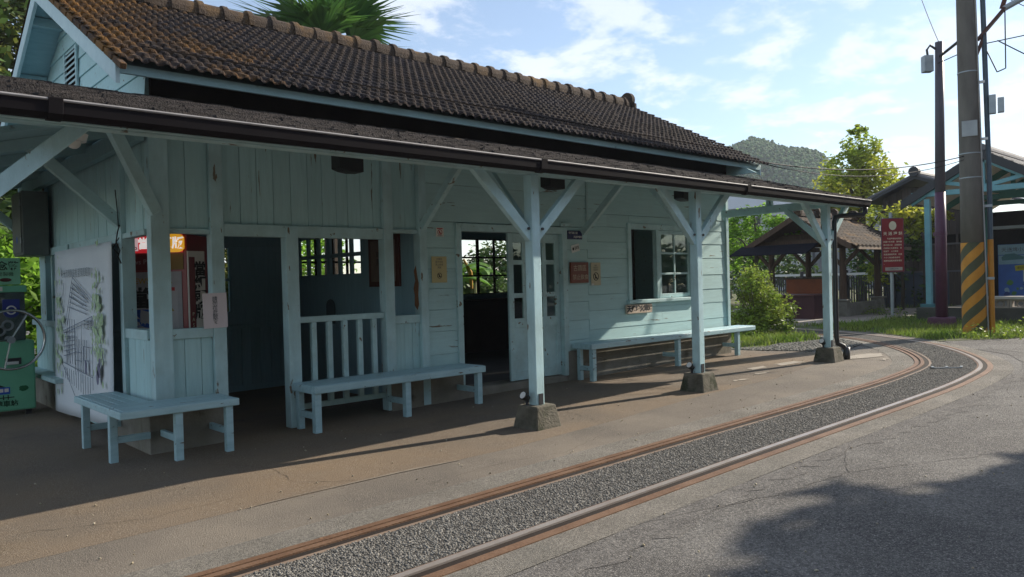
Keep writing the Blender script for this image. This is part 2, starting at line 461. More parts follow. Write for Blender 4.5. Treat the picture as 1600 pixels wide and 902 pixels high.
# thin patches and seams
tag(sheet('seam', [(2, 4.735), (2.4, 4.742), (2.9, 4.722), (3.1, 4.715), (3.3, 4.70), (3.7, 4.66), (3.7, 4.675), (3.35, 4.73), (3.1, 4.745), (2.7, 4.748), (2.2, 4.755)], .010, mat('worn_seam', (.21, .18, .14), (.15, .125, .10), 9, .9)))
for i, pl in enumerate([[(9.6, 5.55), (9.95, 5.5), (10.05, 5.62), (9.7, 5.68)], [(10.2, 5.45), (10.75, 5.35), (10.8, 5.55), (10.3, 5.6)], [(8.5, 5.15), (8.75, 5.1), (8.8, 5.18), (8.55, 5.22)],
                        [(11.4, 4.95), (12.0, 4.72), (12.35, 4.9), (12.1, 5.1), (11.7, 5.18)], [(9.2, 5.25), (9.5, 5.2), (9.5, 5.28), (9.25, 5.31)], [(11.5, 4.5), (11.75, 4.52), (11.7, 4.6), (11.5, 4.58)]]):
    pts = []
    for k in range(len(pl)):
        a = pl[k]; b = pl[(k + 1) % len(pl)]
        for t in (0, .25, .5, .75):
            pts.append((a[0] + (b[0] - a[0]) * t + random.uniform(-.035, .035), a[1] + (b[1] - a[1]) * t + random.uniform(-.02, .02)))
    sheet('cement_patch', pts, .0105 + i * .0004, crack_m)
def crack(pts, w, m, z):
    P = []
    for a, b in zip(pts[:-1], pts[1:]):
        nn = max(int(math.hypot(b[0] - a[0], b[1] - a[1]) / .07), 1)
        for k in range(nn): P.append((a[0] + (b[0] - a[0]) * k / nn + random.gauss(0, .012), a[1] + (b[1] - a[1]) * k / nn + random.gauss(0, .012)))
    up, lo = [], []
    for i, p in enumerate(P):
        q = P[min(i + 1, len(P) - 1)]; o = P[max(i - 1, 0)]; tx, ty = q[0] - o[0], q[1] - o[1]; l = math.hypot(tx, ty) + 1e-9; ww = w * random.uniform(.35, 1.2)
        up.append((p[0] - ty / l * ww, p[1] + tx / l * ww)); lo.append((p[0] + ty / l * ww, p[1] - tx / l * ww))
    mb = MB()
    for i in range(len(P) - 1):
        mb.add([(*lo[i], zg(lo[i][0]) + z), (*lo[i + 1], zg(lo[i + 1][0]) + z), (*up[i + 1], zg(up[i + 1][0]) + z), (*up[i], zg(up[i][0]) + z)], [(0, 1, 2, 3)])
    return tag(mb.build('crack', m), kind='structure')


for pts, w_ in (([(12.6, 2.6), (13.1, 2.9), (13.5, 3.3), (13.7, 3.7), (14.1, 3.9)], .018), ([(11.0, 2.2), (12.0, 2.35), (12.6, 2.6)], .014), ([(3.2, 2.75), (4.4, 2.4), (5.2, 2.3), (6.4, 1.7)], .006), ([(5.2, 2.3), (5.6, 2.5), (6.2, 2.72)], .005), ([(8.2, 2.7), (8.6, 2.1), (9.6, 1.9), (10.4, 1.2)], .008)):
    crack(pts, w_ * .6, black_seam, .0075)
for pts, w_ in (([(2.3, 6.2), (2.6, 5.6), (2.5, 5.1), (2.9, 4.73)], .004), ([(5.5, 4.75), (5.7, 5.4), (6.3, 5.9), (6.4, 6.9)], .004), ([(8.6, 4.9), (8.8, 5.6), (9.4, 6.2)], .005), ([(3.1, 4.3), (3.9, 4.35), (4.4, 4.2), (5.1, 4.4)], .0035), ([(.9, 5.3), (1.5, 5.0), (2.1, 5.05)], .004), ([(6.3, 4.5), (7.2, 4.35), (8.0, 4.5)], .004)):
    crack(pts, w_ * .6, mat('crack_dirt', (.07, .058, .045), None, 3, .95), .0085)
sheet('rough_seam', [(x, 2.70 + .03 * math.sin(x * 2.1) + random.uniform(-.05, .02)) for x in np.arange(-1, 11.4, .11)] + [(x, 2.50 + .06 * math.sin(x * 1.3 + 1) + random.uniform(-.07, .07)) for x in np.arange(11.4, -1, -.11)], .0068, mat('rough_dark_asphalt', (.085, .08, .076), (.145, .137, .127), 3.5, .95, bump=1., bscale=90, speck=(.24, .22, .2), speck_scale=110, voro=70))
# ragged edge of the darker road surface
edge = [(-12, 2.72)] + [(x, 2.76 + .045 * math.sin(x * 1.7) + random.uniform(-.03, .03)) for x in np.arange(-1, 11.6, .14)] + [(12.2, 2.95), (13.1, 3.35), (13.6, 3.9), (14.2, 4.4), (15, 4.9)]
sheet('road', edge + [(17.2, 3.55), (30, 1.2), (60, -4), (60, -40), (-12, -40)], .0045, mat('road_asphalt', (.142, .136, .128), (.092, .088, .084), .8, .93, bump=.9, bscale=120, speck=(.30, .28, .25), speck_scale=130, stains=(.070, .066, .064), stain_scale=.8, stain_amt=.85, stain_thr=.47, voro=75))
# lawns and path
lawn_a = [(11.75, 7.5), (12.4, 6.9), (13.0, 7.0), (13.55, 6.75), (14.1, 6.7), (14.7, 7.05), (15.3, 8.0), (15.75, 9.3), (15.9, 11), (15.8, 14), (15.8, 30), (11.75, 30)]
lawn_b = [(14.75, 4.85), (15.3, 4.45), (15.9, 4.0), (17, 3.65), (19, 3.2), (24, 2.6), (60, 2.4), (80, 80), (17.2, 80), (17.3, 11), (17.1, 9.2), (16.6, 7.4), (15.9, 6.1), (15.2, 5.3)]
sheet('lawn', lawn_a, .009, soil); sheet('lawn', lawn_b, .009, soil)
sheet('gravel_margin', [(11.75, 7.5), (11.9, 6.6), (12.2, 5.95), (12.9, 5.6), (13.7, 5.75), (14.4, 6.4), (14.75, 7.0), (14.1, 6.7), (13.55, 6.75), (13.0, 7.0), (12.4, 6.9)], .0095, gravel_base)
sheet('path', [(18.4, 8.5), (22.4, 7.65), (27, 8.3), (27.4, 15), (19.6, 15), (19.3, 10.4)], .014, path_c)
sheet('path', [(17.15, 9.1), (18.5, 8.3), (19.4, 10.5), (19.2, 15), (17.4, 15)], .013, greyplat)


def inside(poly, P):
    x, y = P[:, 0], P[:, 1]; c = np.zeros(len(P), bool); n = len(poly); j = n - 1
    for i in range(n):
        xi, yi = poly[i]; xj, yj = poly[j]
        c ^= ((yi > y) != (yj > y)) & (x < (xj - xi) * (y - yi) / (yj - yi + 1e-12) + xi); j = i
    return c


def zgv(x): return GROUND_SLOPE * (np.minimum(x, 14.0) - 3.4)


def stones(name, n, pick, r0, r1, m, zoff):
    P = pick(n)
    n = len(P); base = np.array([(1, 0, 0), (0, 1, 0), (-1, 0, 0), (0, -1, 0), (0, 0, 1), (0, 0, -1)], float)
    Fb = np.array([(0, 1, 4), (1, 2, 4), (2, 3, 4), (3, 0, 4), (1, 0, 5), (2, 1, 5), (3, 2, 5), (0, 3, 5)])
    s = RNG.uniform(r0, r1, (n, 1, 1)) * RNG.uniform(.65, 1.25, (n, 6, 1))
    a = RNG.uniform(0, 6.28, n); ca, sa = np.cos(a), np.sin(a)
    V = base[None] * s
    V[:, :, 2] *= .7
    x = V[:, :, 0] * ca[:, None] - V[:, :, 1] * sa[:, None]; y = V[:, :, 0] * sa[:, None] + V[:, :, 1] * ca[:, None]
    tl = RNG.uniform(-.5, .5, (n, 2, 1))
    z = V[:, :, 2] + x * tl[:, 0] + y * tl[:, 1]
    V = np.stack([x + P[:, 0:1], y + P[:, 1:2], z + (zgv(P[:, 0]) + zoff)[:, None]], -1).reshape(-1, 3)
    F = (Fb[None] + (np.arange(n) * 6)[:, None, None]).reshape(-1, 3)
    return np_mesh(name, V, F, m)


# loose stones between the rails (nobody could count them)
tk = np.array([(p.x, p.y) for p in TRK]); tn = np.array([(p.x, p.y) for p in offset_line(1.)]) - tk


def pick_bed(n):
    seg = np.linalg.norm(np.diff(tk, axis=0), axis=1); cum = np.r_[0, np.cumsum(seg)]
    lo, hi = np.interp([.8, 14.5], tk[:60, 0] if False else np.maximum.accumulate(tk[:, 0]), cum)
    t = lo + (hi - lo) * RNG.random(n) ** 1.5
    d = RNG.uniform(-.265, .27, n)
    x = np.interp(t, cum, tk[:, 0]) + d * np.interp(t, cum, tn[:, 0]); y = np.interp(t, cum, tk[:, 1]) + d * np.interp(t, cum, tn[:, 1])
    return np.c_[x, y]


tag(stones('gravel', 46000, pick_bed, .0055, .011, stone_m, .012), 'small grey gravel stones filling the bed between the curved rails', 'gravel', kind='stuff')
gm = [(11.75, 7.5), (11.9, 6.6), (12.2, 5.95), (12.9, 5.6), (13.7, 5.75), (14.4, 6.4), (14.75, 7.0), (14.1, 6.7), (13.55, 6.75), (13.0, 7.0), (12.4, 6.9)]


def pick_margin(n):
    P = np.c_[RNG.uniform(11.7, 14.8, n), RNG.uniform(5.5, 7.6, n)]
    return P[inside(gm, P)]


tag(stones('gravel', 9000, pick_margin, .012, .028, stone_m, .012), 'pale loose gravel beside the grass at the station corner', 'gravel', kind='stuff')


def grass(name, n, pick, h0, h1, m):
    P = pick(n); n = len(P)
    a = RNG.uniform(0, 6.28, n); w = RNG.uniform(.004, .010, n); h = RNG.uniform(h0, h1, n) * (.5 + RNG.random(n))
    lean = RNG.normal(0, .45, (n, 2)) * h[:, None]
    z0 = zgv(P[:, 0]) + .008
    dx, dy = np.cos(a) * w, np.sin(a) * w
    b0 = np.c_[P[:, 0] - dx, P[:, 1] - dy, z0]; b1 = np.c_[P[:, 0] + dx, P[:, 1] + dy, z0]
    mid = np.c_[P + lean * .35, z0 + h * .6]; m0 = mid - np.c_[dx, dy, 0 * dx] * .7; m1 = mid + np.c_[dx, dy, 0 * dx] * .7
    tip = np.c_[P + lean, z0 + h]
    V = np.stack([b0, b1, m1, m0, tip, tip + np.c_[dx, dy, 0 * dx] * .15], 1).reshape(-1, 3)
    F = np.concatenate([np.arange(n)[:, None] * 6 + np.array([0, 1, 2, 3]), np.arange(n)[:, None] * 6 + np.array([3, 2, 5, 4])])
    return np_mesh(name, V, F, m)


PATH_A = [(18.4, 8.5), (22.4, 7.65), (27, 8.3), (27.4, 15), (19.6, 15), (19.3, 10.4)]; PATH_B = [(17.15, 9.1), (18.5, 8.3), (19.4, 10.5), (19.2, 15), (17.4, 15)]


def clumpy(poly, x0, x1, y0, y1, keep=.5, f=1.3):
    ph = RNG.uniform(0, 6, 6)

    def pick(n):
        P = np.c_[RNG.uniform(x0, x1, n), RNG.uniform(y0, y1, n)]
        P = P[inside(poly, P)]
        P = P[~(inside(PATH_A, P) | inside(PATH_B, P))]
        v = np.sin(P[:, 0] * f * 2.1 + ph[0]) + np.sin(P[:, 1] * f * 2.7 + ph[1]) + np.sin((P[:, 0] + P[:, 1]) * f * 3.3 + ph[2]) + np.sin((P[:, 0] - P[:, 1]) * f * 5.1 + ph[3])
        return P[(v + RNG.normal(0, 1.2, len(P))) > (1 - 2 * keep)]
    return pick


tag(grass('grass', 26000, clumpy(lawn_a, 11.7, 16, 6.6, 14, .75), .05, .13, grass_m), 'sunlit green grass growing at the far corner of the station', 'grass', kind='stuff')
tag(grass('grass', 42000, clumpy(lawn_b, 14.7, 22, 2.8, 10, .7), .05, .12, grass_m), 'green grass verge around the striped pole and the purple pole', 'grass', kind='stuff')
tag(grass('grass', 15000, clumpy(lawn_b, 20, 34, 3, 16, .6), .07, .15, grass_m), 'shaded grass in front of the dark wooden building', 'grass', kind='stuff')

def pick_litter(n):
    P = np.c_[RNG.uniform(1, 13, n), RNG.uniform(.5, 6.6, n)]
    return P[(P[:, 1] > 4.0) | (P[:, 1] < 2.7)]


tag(stones('litter', 420, pick_litter, .004, .011, mat('pale_bits', (.42, .38, .30), (.2, .16, .09), 3, .8, island=.5), .012), 'scattered pale pebbles and leaf bits on platform and road', 'litter', kind='stuff')

# rails
for d, lab, z in ((.30, 'rusty grooved inner rail of the curved track nearest the station', 0), (-.36, 'bright-topped outer rail of the curved track nearest the road', 0)):
    q = offset_line(d)[30]
    rt = root('track_rail', lab, 'rail', (q.x, q.y, zg(q.x)))
    if d > 0:
        ribbon('rail_head', .355, .400, -.02, .020, rust, rt)
        ribbon('groove', .401, .424, None, .0105, rust_dark, rt)
        ribbon('groove', .298, .354, None, .0105, rust_dark, rt)
        ribbon('guard_rail', .425, .475, -.02, .017, rust, rt)
        ribbon('rail_flange', .265, .297, -.02, .0135, mat('pale_rusty_edge', (.21, .155, .115), (.15, .105, .075), 5, .7), rt)
    else:
        ribbon('rail_head', -.338, -.293, -.02, .021, rail_top, rt)
        ribbon('groove', -.390, -.3385, None, .0105, rust_dark, rt)
        ribbon('guard_rail', -.455, -.391, -.02, .0135, rust, rt)
        ribbon('rail_flange', -.2925, -.275, -.02, .015, rust, rt)
tr = root('track_drain_frame', 'flat steel bracket with three stubs set in the gravel at the bend', 'rail tie', (11.2, 3.5, zg(11.2)))
z = zg(11.2) + .02
b = MB(); b.bar((10.86, 3.64, z), (11.10, 3.38, z), .022, .012); b.build('cross_bar', steel, tr)
for p, q in (((10.86, 3.64), (10.98, 3.70)), ((10.98, 3.51), (11.09, 3.56)), ((11.10, 3.38), (11.24, 3.42))):
    MB().bar((*p, z + .006), (*q, z + .004), .03, .012).build('stub', steel, tr)

# ================================================================== STATION
FY = 7.0
ST = root('station_building', 'pale blue-green timber railway station with brown tiled roof and platform canopy', 'station', (6.8, 9.4, 0))


def vboards(name, x0, x1, z0, z1, y=FY, w=.13, m=wall_v, parent=ST, th=.022):
    b = MB(); x = x0
    while x < x1 - .01:
        ww = min(w * random.uniform(.85, 1.2), x1 - x)
        if x1 - x - ww < .05: ww = x1 - x
        dy = random.uniform(0, .006)
        b.box(x + .002, x + ww - .002, y + dy, y + th, z0, z1); x += ww
    b.box(x0, x1, y + th, y + th + .02, z0, z1)
    return b.build(name, m, parent, .003)


def hboards(name, x0, x1, z0, z1, y=FY, h=.215, m=wall_h, parent=ST, holes=(), joints=()):
    """lapped horizontal boards with rectangular holes (x0,x1,z0,z1)"""
    b = MB(); z = z0
    while z < z1 - .01:
        hh = min(h * random.uniform(.88, 1.12), z1 - z)
        if z1 - z - hh < .06: hh = z1 - z
        cuts = [x0, x1]
        for hx0, hx1, hz0, hz1 in holes:
            if hz0 < z + hh and hz1 > z: cuts += [hx0, hx1]
        cuts += [j + random.uniform(-.004, .004) for j in joints]
        if random.random() < .45: cuts.append(random.uniform(x0 + .4, x1 - .4) if x1 - x0 > 1 else x0)
        cuts = sorted(c for c in cuts if x0 <= c <= x1)
        for a, c in zip(cuts[:-1], cuts[1:]):
            if c - a < .01: continue
            mx = (a + c) / 2
            segs = [(z, z + hh)]
            for hx0, hx1, hz0, hz1 in holes:
                if hx0 < mx < hx1:
                    segs = [s for (s0, s1) in segs for s in ((s0, min(s1, hz0)), (max(s0, hz1), s1)) if s[1] - s[0] > .005]
            for s0, s1 in segs:
                o = random.uniform(-.002, .002); tl = -.010
                b.hexa([(a + .001, y - .012 + o, s0 + .002), (c - .001, y - .012 + o, s0 + .002), (c - .001, y + .02, s0 + .002), (a + .001, y + .02, s0 + .002),
                        (a + .001, y + .004 + o + tl, s1 - .002), (c - .001, y + .004 + o + tl, s1 - .002), (c - .001, y + .02, s1 - .002), (a + .001, y + .02, s1 - .002)])
        z += hh
    o = b.build(name, m, parent, .002)
    # backing sheet round the holes
    bb = MB()
    xs = sorted({x0, x1, *[v for h_ in holes for v in h_[:2]]}); zs = sorted({z0, z1, *[v for h_ in holes for v in h_[2:]]})
    for i in range(len(xs) - 1):
        for j in range(len(zs) - 1):
            cx, cz = (xs[i] + xs[i + 1]) / 2, (zs[j] + zs[j + 1]) / 2
            if any(h_[0] < cx < h_[1] and h_[2] < cz < h_[3] for h_ in holes): continue
            bb.box(xs[i], xs[i + 1], y + .024, y + .06, zs[j], zs[j + 1])
    bb.build('wall_backing', dado, o)
    return o


# --- front facade, waiting room half (open bays)
Hh = 3.05
def post(x0, x1, z0, z1, y0=FY - .03, y1=FY + .09, name='wall_post', m=post_paint):
    return box_obj(name, m, ST, x0, x1, y0, y1, z0, z1, bevel=.006)


post(2.18, 2.34, .30, Hh)
post(2.70, 2.82, .33, Hh, FY - .03, FY + .08)
post(3.43, 3.56, .01, 1.985)
post(4.56, 4.68, .03, Hh)
post(5.02, 5.12, .03, Hh, FY - .045, FY + .08)
box_obj('header_beam', trim, ST, 2.821, 4.559, FY - .02, FY + .08, 1.885, 2.0, bevel=.005)
box_obj('window_head', trim, ST, 2.341, 2.699, FY - .012, FY + .07, 1.90, 1.945, bevel=.004)
box_obj('window_head', trim, ST, 4.681, 5.019, FY - .012, FY + .07, 1.955, 2.0, bevel=.004)
vboards('frieze_boards', 2.341, 2.699, 1.946, Hh, FY + .012, .17)
vboards('frieze_boards', 2.821, 4.559, 2.001, Hh, FY + .012, .16)
vboards('frieze_boards', 4.681, 5.019, 2.001, Hh, FY + .012, .17)
for a, c in ((2.341, 2.699), (4.681, 5.019)):
    box_obj('sill_rail', trim, ST, a, c, FY - .018, FY + .08, .96, 1.05, bevel=.004)
    vboards('lower_panel', a, c, .38, .959, FY + .005, .125)
# railing of the waiting room bay
rl = box_obj('railing', trim, ST, 3.561, 4.559, FY + .0, FY + .07, 1.035, 1.095, bevel=.006)
box_obj('bottom_rail', trim, rl, 3.561, 4.559, FY + .015, FY + .06, .17, .225, bevel=.004)
for k in range(5):
    x = 3.70 + k * .178
    box_obj('baluster', trim, rl, x, x + .055, FY + .012, FY + .058, .226, 1.034, bevel=.004)
MB().prism([(0, .0), (.05, .05), (.045, .16), (.065, .24), (.03, .33), (.05, .44), (.01, .50), (-.01, .38), (-.035, .30), (-.02, .16), (-.03, .06)], (5.018, FY + .03, 1.10), Y_, Z_, -X_, .003).build('peeled_patch', mat('bare_peeled_wood', (.26, .12, .05), (.17, .08, .04), 8, .9), ST)
# concrete plinths
def plinth(x0, x1, y0, y1, z1): return box_obj('concrete_plinth', concrete, ST, x0, x1, y0, y1, -.05, z1, bevel=.008)
plinth(2.10, 2.80, 6.90, 7.12, .365); plinth(2.10, 2.24, 7.121, 7.86, .365)
plinth(4.60, 5.60, 6.96, 7.14, .36)
plinth(7.40, 11.40, 6.96, 7.14, .44)
plinth(5.56, 7.42, 6.985, 7.14, .12)

# --- right half: lapped boards, door and window
DH = (5.62, 7.33, .12, 2.0); WH = (8.78, 10.36, 1.07, 2.13)
hboards('front_wall', 5.121, 7.86, .36, 2.1, holes=((5.56, 7.42, -1, 2.06),), joints=(5.56, 7.42), h=.24); hboards('front_wall', 5.121, 7.86, 2.102, Hh, h=.42)
hboards('front_wall', 7.861, 11.36, .44, 2.3, holes=(WH,), h=.24); hboards('front_wall', 7.861, 11.36, 2.302, Hh, h=.40)
box_obj('corner_board', trim, ST, 11.33, 11.41, FY - .035, FY + .06, .44, Hh, bevel=.005)
box_obj('joint_strip', trim, ST, 7.845, 7.88, FY - .024, FY - .012, 2.15, Hh)
fr = box_obj('door_frame', trim, ST, 5.55, 5.63, FY - .035, FY + .1, .12, 2.09, bevel=.005)
box_obj('jamb', trim, fr, 7.34, 7.43, FY - .035, FY + .1, .12, 2.09, bevel=.005)
box_obj('head', trim, fr, 5.631, 7.339, FY - .035, FY + .1, 2.0, 2.09, bevel=.005)
box_obj('drip_cap', trim, fr, 7.30, 7.50, FY - .06, FY - .036, 2.10, 2.145, bevel=.004)
box_obj('door_threshold', concrete, ST, 5.631, 7.339, FY - .0, FY + .3, .0, .128, bevel=.006)
# sliding leaf: frame, 3 x 3 panes above, two panels below
dr = root('sliding_door', None, None); dr.parent = ST; dr.matrix_parent_inverse = Matrix.Translation(-Vector(ST.location)); del_keys = [dr.pop(k, None) for k in ('label', 'category')]
b = MB(); x0, x1, yA, yB = 6.42, 7.335, FY + .03, FY + .065
b.box(x0, x0 + .085, yA, yB, .14, 1.995); b.box(x1 - .085, x1, yA, yB, .14, 1.995)
b.box(x0 + .085, x1 - .085, yA, yB, .14, .26); b.box(x0 + .085, x1 - .085, yA, yB, .80, .92); b.box(x0 + .085, x1 - .085, yA, yB, 1.88, 1.995)
cols = [x0 + .085, 6.665, 6.735, 7.02, 7.09, x1 - .085]
b.box(cols[1], cols[2], yA + .004, yB - .004, .92, 1.88); b.box(cols[3], cols[4], yA + .004, yB - .004, .92, 1.88)
for zz in (1.18, 1.60): b.box(x0 + .085, x1 - .085, yA + .007, yB - .007, zz, zz + .06)
b.box(6.845, 6.905, yA + .003, yB - .003, .26, .80)
b.build('door_leaf', trim, ST, .004)
bpy.data.objects.remove(dr)
MB().box(x0 + .08, x1 - .08, yA + .016, yA + .02, .9, 1.9).build('door_pane', pane_glass, ST)
box_obj('door_panel', trim, ST, x0 + .08, x1 - .08, yA + .012, yB - .012, .25, .81)

# window with a black opening on the left and a sash of six panes on the right
wf = box_obj('window_frame', trim, ST, 8.72, 8.80, FY - .03, FY + .1, 1.07, 2.19, bevel=.004)
box_obj('jamb', trim, wf, 10.34, 10.42, FY - .03, FY + .1, 1.07, 2.19, bevel=.004)
box_obj('head', trim, wf, 8.801, 10.339, FY - .03, FY + .1, 2.11, 2.19, bevel=.004)
box_obj('sill', trim, wf, 8.68, 10.48, FY - .07, FY + .1, 1.02, 1.069, bevel=.006)
box_obj('mullion', trim, wf, 9.44, 9.51, FY + .0, FY + .08, 1.07, 2.11, bevel=.004)
b = MB(); yA, yB = FY + .02, FY + .055
b.box(9.515, 9.58, yA, yB, 1.075, 2.105); b.box(10.28, 10.335, yA, yB, 1.075, 2.105); b.box(9.58, 10.28, yA, yB, 1.075, 1.14); b.box(9.58, 10.28, yA, yB, 2.05, 2.105)
b.box(9.915, 9.945, yA + .004, yB - .004, 1.14, 2.05)
for zz in (1.43, 1.745): b.box(9.58, 10.28, yA + .006, yB - .006, zz, zz + .03)
sash = b.build('window_sash', trim, wf, .003)
MB().box(9.57, 10.29, yA + .016, yA + .02, 1.13, 2.06).build('window_pane', pane_glass, wf)
MB().box(8.80, 9.44, FY + .42, FY + .44, 1.0, 2.2).build('opening_shade_sheet', dark_in, wf)  # black sheet standing in for the shade inside the open half

# --- rest of the shell
BY = 11.7
b = MB()   # right end wall, back wall (with window holes), partition, floors
hb = MB()
def grid_wall(mb, axis, fixed, th, a0, a1, z0, z1, holes):
    xs = sorted({a0, a1, *[v for h in holes for v in h[:2]]}); zs = sorted({z0, z1, *[v for h in holes for v in h[2:]]})
    for i in range(len(xs) - 1):
        for j in range(len(zs) - 1):
            cx, cz = (xs[i] + xs[i + 1]) / 2, (zs[j] + zs[j + 1]) / 2
            if any(h[0] < cx < h[1] and h[2] < cz < h[3] for h in holes): continue
            if axis == 'x': mb.box(xs[i], xs[i + 1], fixed, fixed + th, zs[j], zs[j + 1])
            else: mb.box(fixed, fixed + th, xs[i], xs[i + 1], zs[j], zs[j + 1])
    return mb


WB = [(5.7, 7.5, 1.35, 2.25), (9.0, 10.75, 1.15, 2.25)]
grid_wall(MB(), 'x', BY, .06, 5.10, 11.36, 0, 3.2, WB).build('back_wall', dado, ST)
grid_wall(MB(), 'y', 11.30, .06, FY + .1, BY, 0, 3.1, []).build('end_wall', wall_h, ST)
TW = (8.22, 9.92, 1.52, 2.06)
grid_wall(MB(), 'y', 5.04, .06, FY + .081, BY, 0, 3.1, [TW]).build('ticket_partition', dado, ST)
RB = (3.55, 4.13, 1.07, 1.95)
grid_wall(MB(), 'x', 10.0, .06, 2.26, 5.04, 0, 3.1, [RB]).build('waiting_room_back_wall', dado, ST)
vboards('dado_panel', 2.26, 5.03, .10, .86, 9.965, .13, dado); box_obj('dado_rail', dado, ST, 2.26, 5.03, 9.93, 9.999, .861, .91, bevel=.004)
def muntins(name, axis, fixed, a0, a1, z0, z1, na, nz, w=.035, m=dado):
    mb = MB()
    for i in range(na + 1):
        a = a0 + (a1 - a0) * i / na; ww = w * (1.6 if i in (0, na) or (na % 2 == 0 and i == na // 2) else 1)
        if axis == 'x': mb.box(a - ww / 2, a + ww / 2, fixed, fixed + .04, z0, z1)
        else: mb.box(fixed, fixed + .04, a - ww / 2, a + ww / 2, z0, z1)
    for j in range(nz + 1):
        zz = z0 + (z1 - z0) * j / nz
        if axis == 'x': mb.box(a0, a1, fixed + .003, fixed + .037, zz - w / 2, zz + w / 2)
        else: mb.box(fixed + .003, fixed + .037, a0, a1, zz - w / 2, zz + w / 2)
    return mb.build(name, m, ST)


muntins('back_window', 'x', BY + .01, *WB[0], 6, 2, m=dark_in); muntins('back_window', 'x', BY + .01, *WB[1], 4, 3, m=dark_in)
muntins('ticket_window', 'y', 5.05, *TW, 6, 2, .05); muntins('back_window', 'x', 10.01, *RB, 2, 2)
# arched hatch on the partition
b = MB(); pts = [(-.11, 0)] + [(.11 * -math.cos(t), .22 + .10 * math.sin(t)) for t in np.linspace(0, math.pi, 9)] + [(.11, 0)]
b.prism(pts, (5.036, 9.0, .9), Y_, Z_, -X_, .012).build('ticket_hatch', mat('hatch_dark', (.09, .14, .17), None, 4, .7), ST)
box_obj('room_floor', mat('office_floor', (.07, .065, .06), (.05, .047, .045), 2, .7), ST, 5.11, 11.29, FY + .301, BY, -.05, .11)
box_obj('ceiling', dado, ST, 2.25, 11.3, FY + .1, BY, 3.06, 3.1)

# --- side wall (x = 2.2) towards the viewer's left
SX = 2.18
def svboards(name, y0, y1, z0, z1, w=.13, x=SX):
    b = MB(); y = y0
    while y < y1 - .01:
        ww = min(w * random.uniform(.85, 1.2), y1 - y)
        if y1 - y - ww < .05: ww = y1 - y
        d = random.uniform(0, .007)
        b.box(x + d, x + .022, y + .002, y + ww - .002, z0, z1); y += ww
    b.box(x + .022, x + .045, y0, y1, z0, z1)
    return b.build(name, wall_v, ST, .003)


svboards('side_panel', FY + .091, 7.72, .38, .959)
box_obj('sill_rail', trim, ST, SX - .02, SX + .07, FY + .091, 7.72, .96, 1.05, bevel=.004)
box_obj('side_post', post_paint, ST, SX - .03, SX + .09, 7.721, 7.82, .36, Hh, bevel=.005)
box_obj('side_head', trim, ST, SX - .02, SX + .06, FY + .091, 7.72, 1.89, 1.94, bevel=.004)
svboards('side_frieze', FY + .091, 7.72, 1.941, 3.1, .12, SX + .008)
box_obj('side_head', trim, ST, SX - .02, SX + .06, 7.821, 9.72, 1.86, 1.95, bevel=.004)
svboards('side_frieze', 7.821, 11.5, 1.951, 3.1, .16, SX + .02)
svboards('side_wall', 8.75, 9.72, .0, 1.859)
svboards('side_panel', 9.721, BY, .40, .99, .16)
box_obj('sill_rail', trim, ST, SX - .04, SX + .06, 9.721, BY, .991, 1.06, bevel=.004)
box_obj('side_ledge', trim, ST, 1.98, SX, 9.75, BY, .38, .43, bevel=.006)
box_obj('concrete_plinth', concrete, ST, SX - .05, SX + .05, 9.75, BY, -.05, .379)
for yy in (9.80, 10.02, 10.24, 10.46, 10.68): box_obj('window_bar', trim, ST, SX + .0, SX + .04, yy, yy + .07, 1.061, 1.859, bevel=.003)
box_obj('side_post', post_paint, ST, SX - .03, SX + .09, 10.9, 11.2, 1.061, 3.05, bevel=.005)
box_obj('side_post', post_paint, ST, SX - .02, SX + .07, 9.73, 9.79, 1.061, 1.859)
box_obj('side_head', trim, ST, SX - .02, SX + .06, 9.80, 10.899, 1.86, 1.95, bevel=.004)

# --- gable wall, bargeboards and roof
RYc, RZ = 9.4, 4.72; EY, EZ = 6.62, 3.27; XL, XR = 1.84, 11.95
SL = (RZ - EZ) / (RYc - EY)
def zroof(y): return RZ - abs(y - RYc) * SL
b = MB(); z = 3.1
while z < 4.6:
    h = .2; half0 = min((RZ - .10 - z) / SL, 2.4); half1 = min(max((RZ - .10 - z - h) / SL, 0), 2.4)
    if half0 <= 0: break
    x = SX + .0
    b.hexa([(x - .008, RYc - half0, z + .002), (x - .008, RYc + half0, z + .002), (x + .03, RYc + half0, z + .002), (x + .03, RYc - half0, z + .002),
            (x + .006, RYc - half1, z + h - .002), (x + .006, RYc + half1, z + h - .002), (x + .03, RYc + half1, z + h - .002), (x + .03, RYc - half1, z + h - .002)])
    z += h
gw = b.build('gable_wall', wall_h, ST)
b = MB(); half = (RZ - .1 - 3.05) / SL
b.prism([(-half, 0), (half, 0), (0, half * SL)], (11.32, RYc, 3.05), Y_, Z_, X_, .04).build('gable_wall', wall_h, ST)
lv = box_obj('gable_vent', trim, gw, SX - .03, SX - .01, 9.12, 9.17, 3.60, 4.06)
box_obj('vent_side', trim, lv, SX - .03, SX - .01, 9.62, 9.67, 3.60, 4.06); box_obj('vent_back', dark_in, lv, SX - .0095, SX - .008, 9.17, 9.62, 3.62, 4.05)
b = MB()
for k in range(7):
    zz = 3.62 + k * .062
    b.hexa([(SX - .035, 9.17, zz), (SX - .035, 9.62, zz), (SX - .03, 9.62, zz - .006), (SX - .03, 9.17, zz - .006), (SX - .015, 9.17, zz + .036), (SX - .015, 9.62, zz + .036), (SX - .01, 9.62, zz + .03), (SX - .01, 9.17, zz + .03)])
b.build('vent_louvre', white_blue, lv)


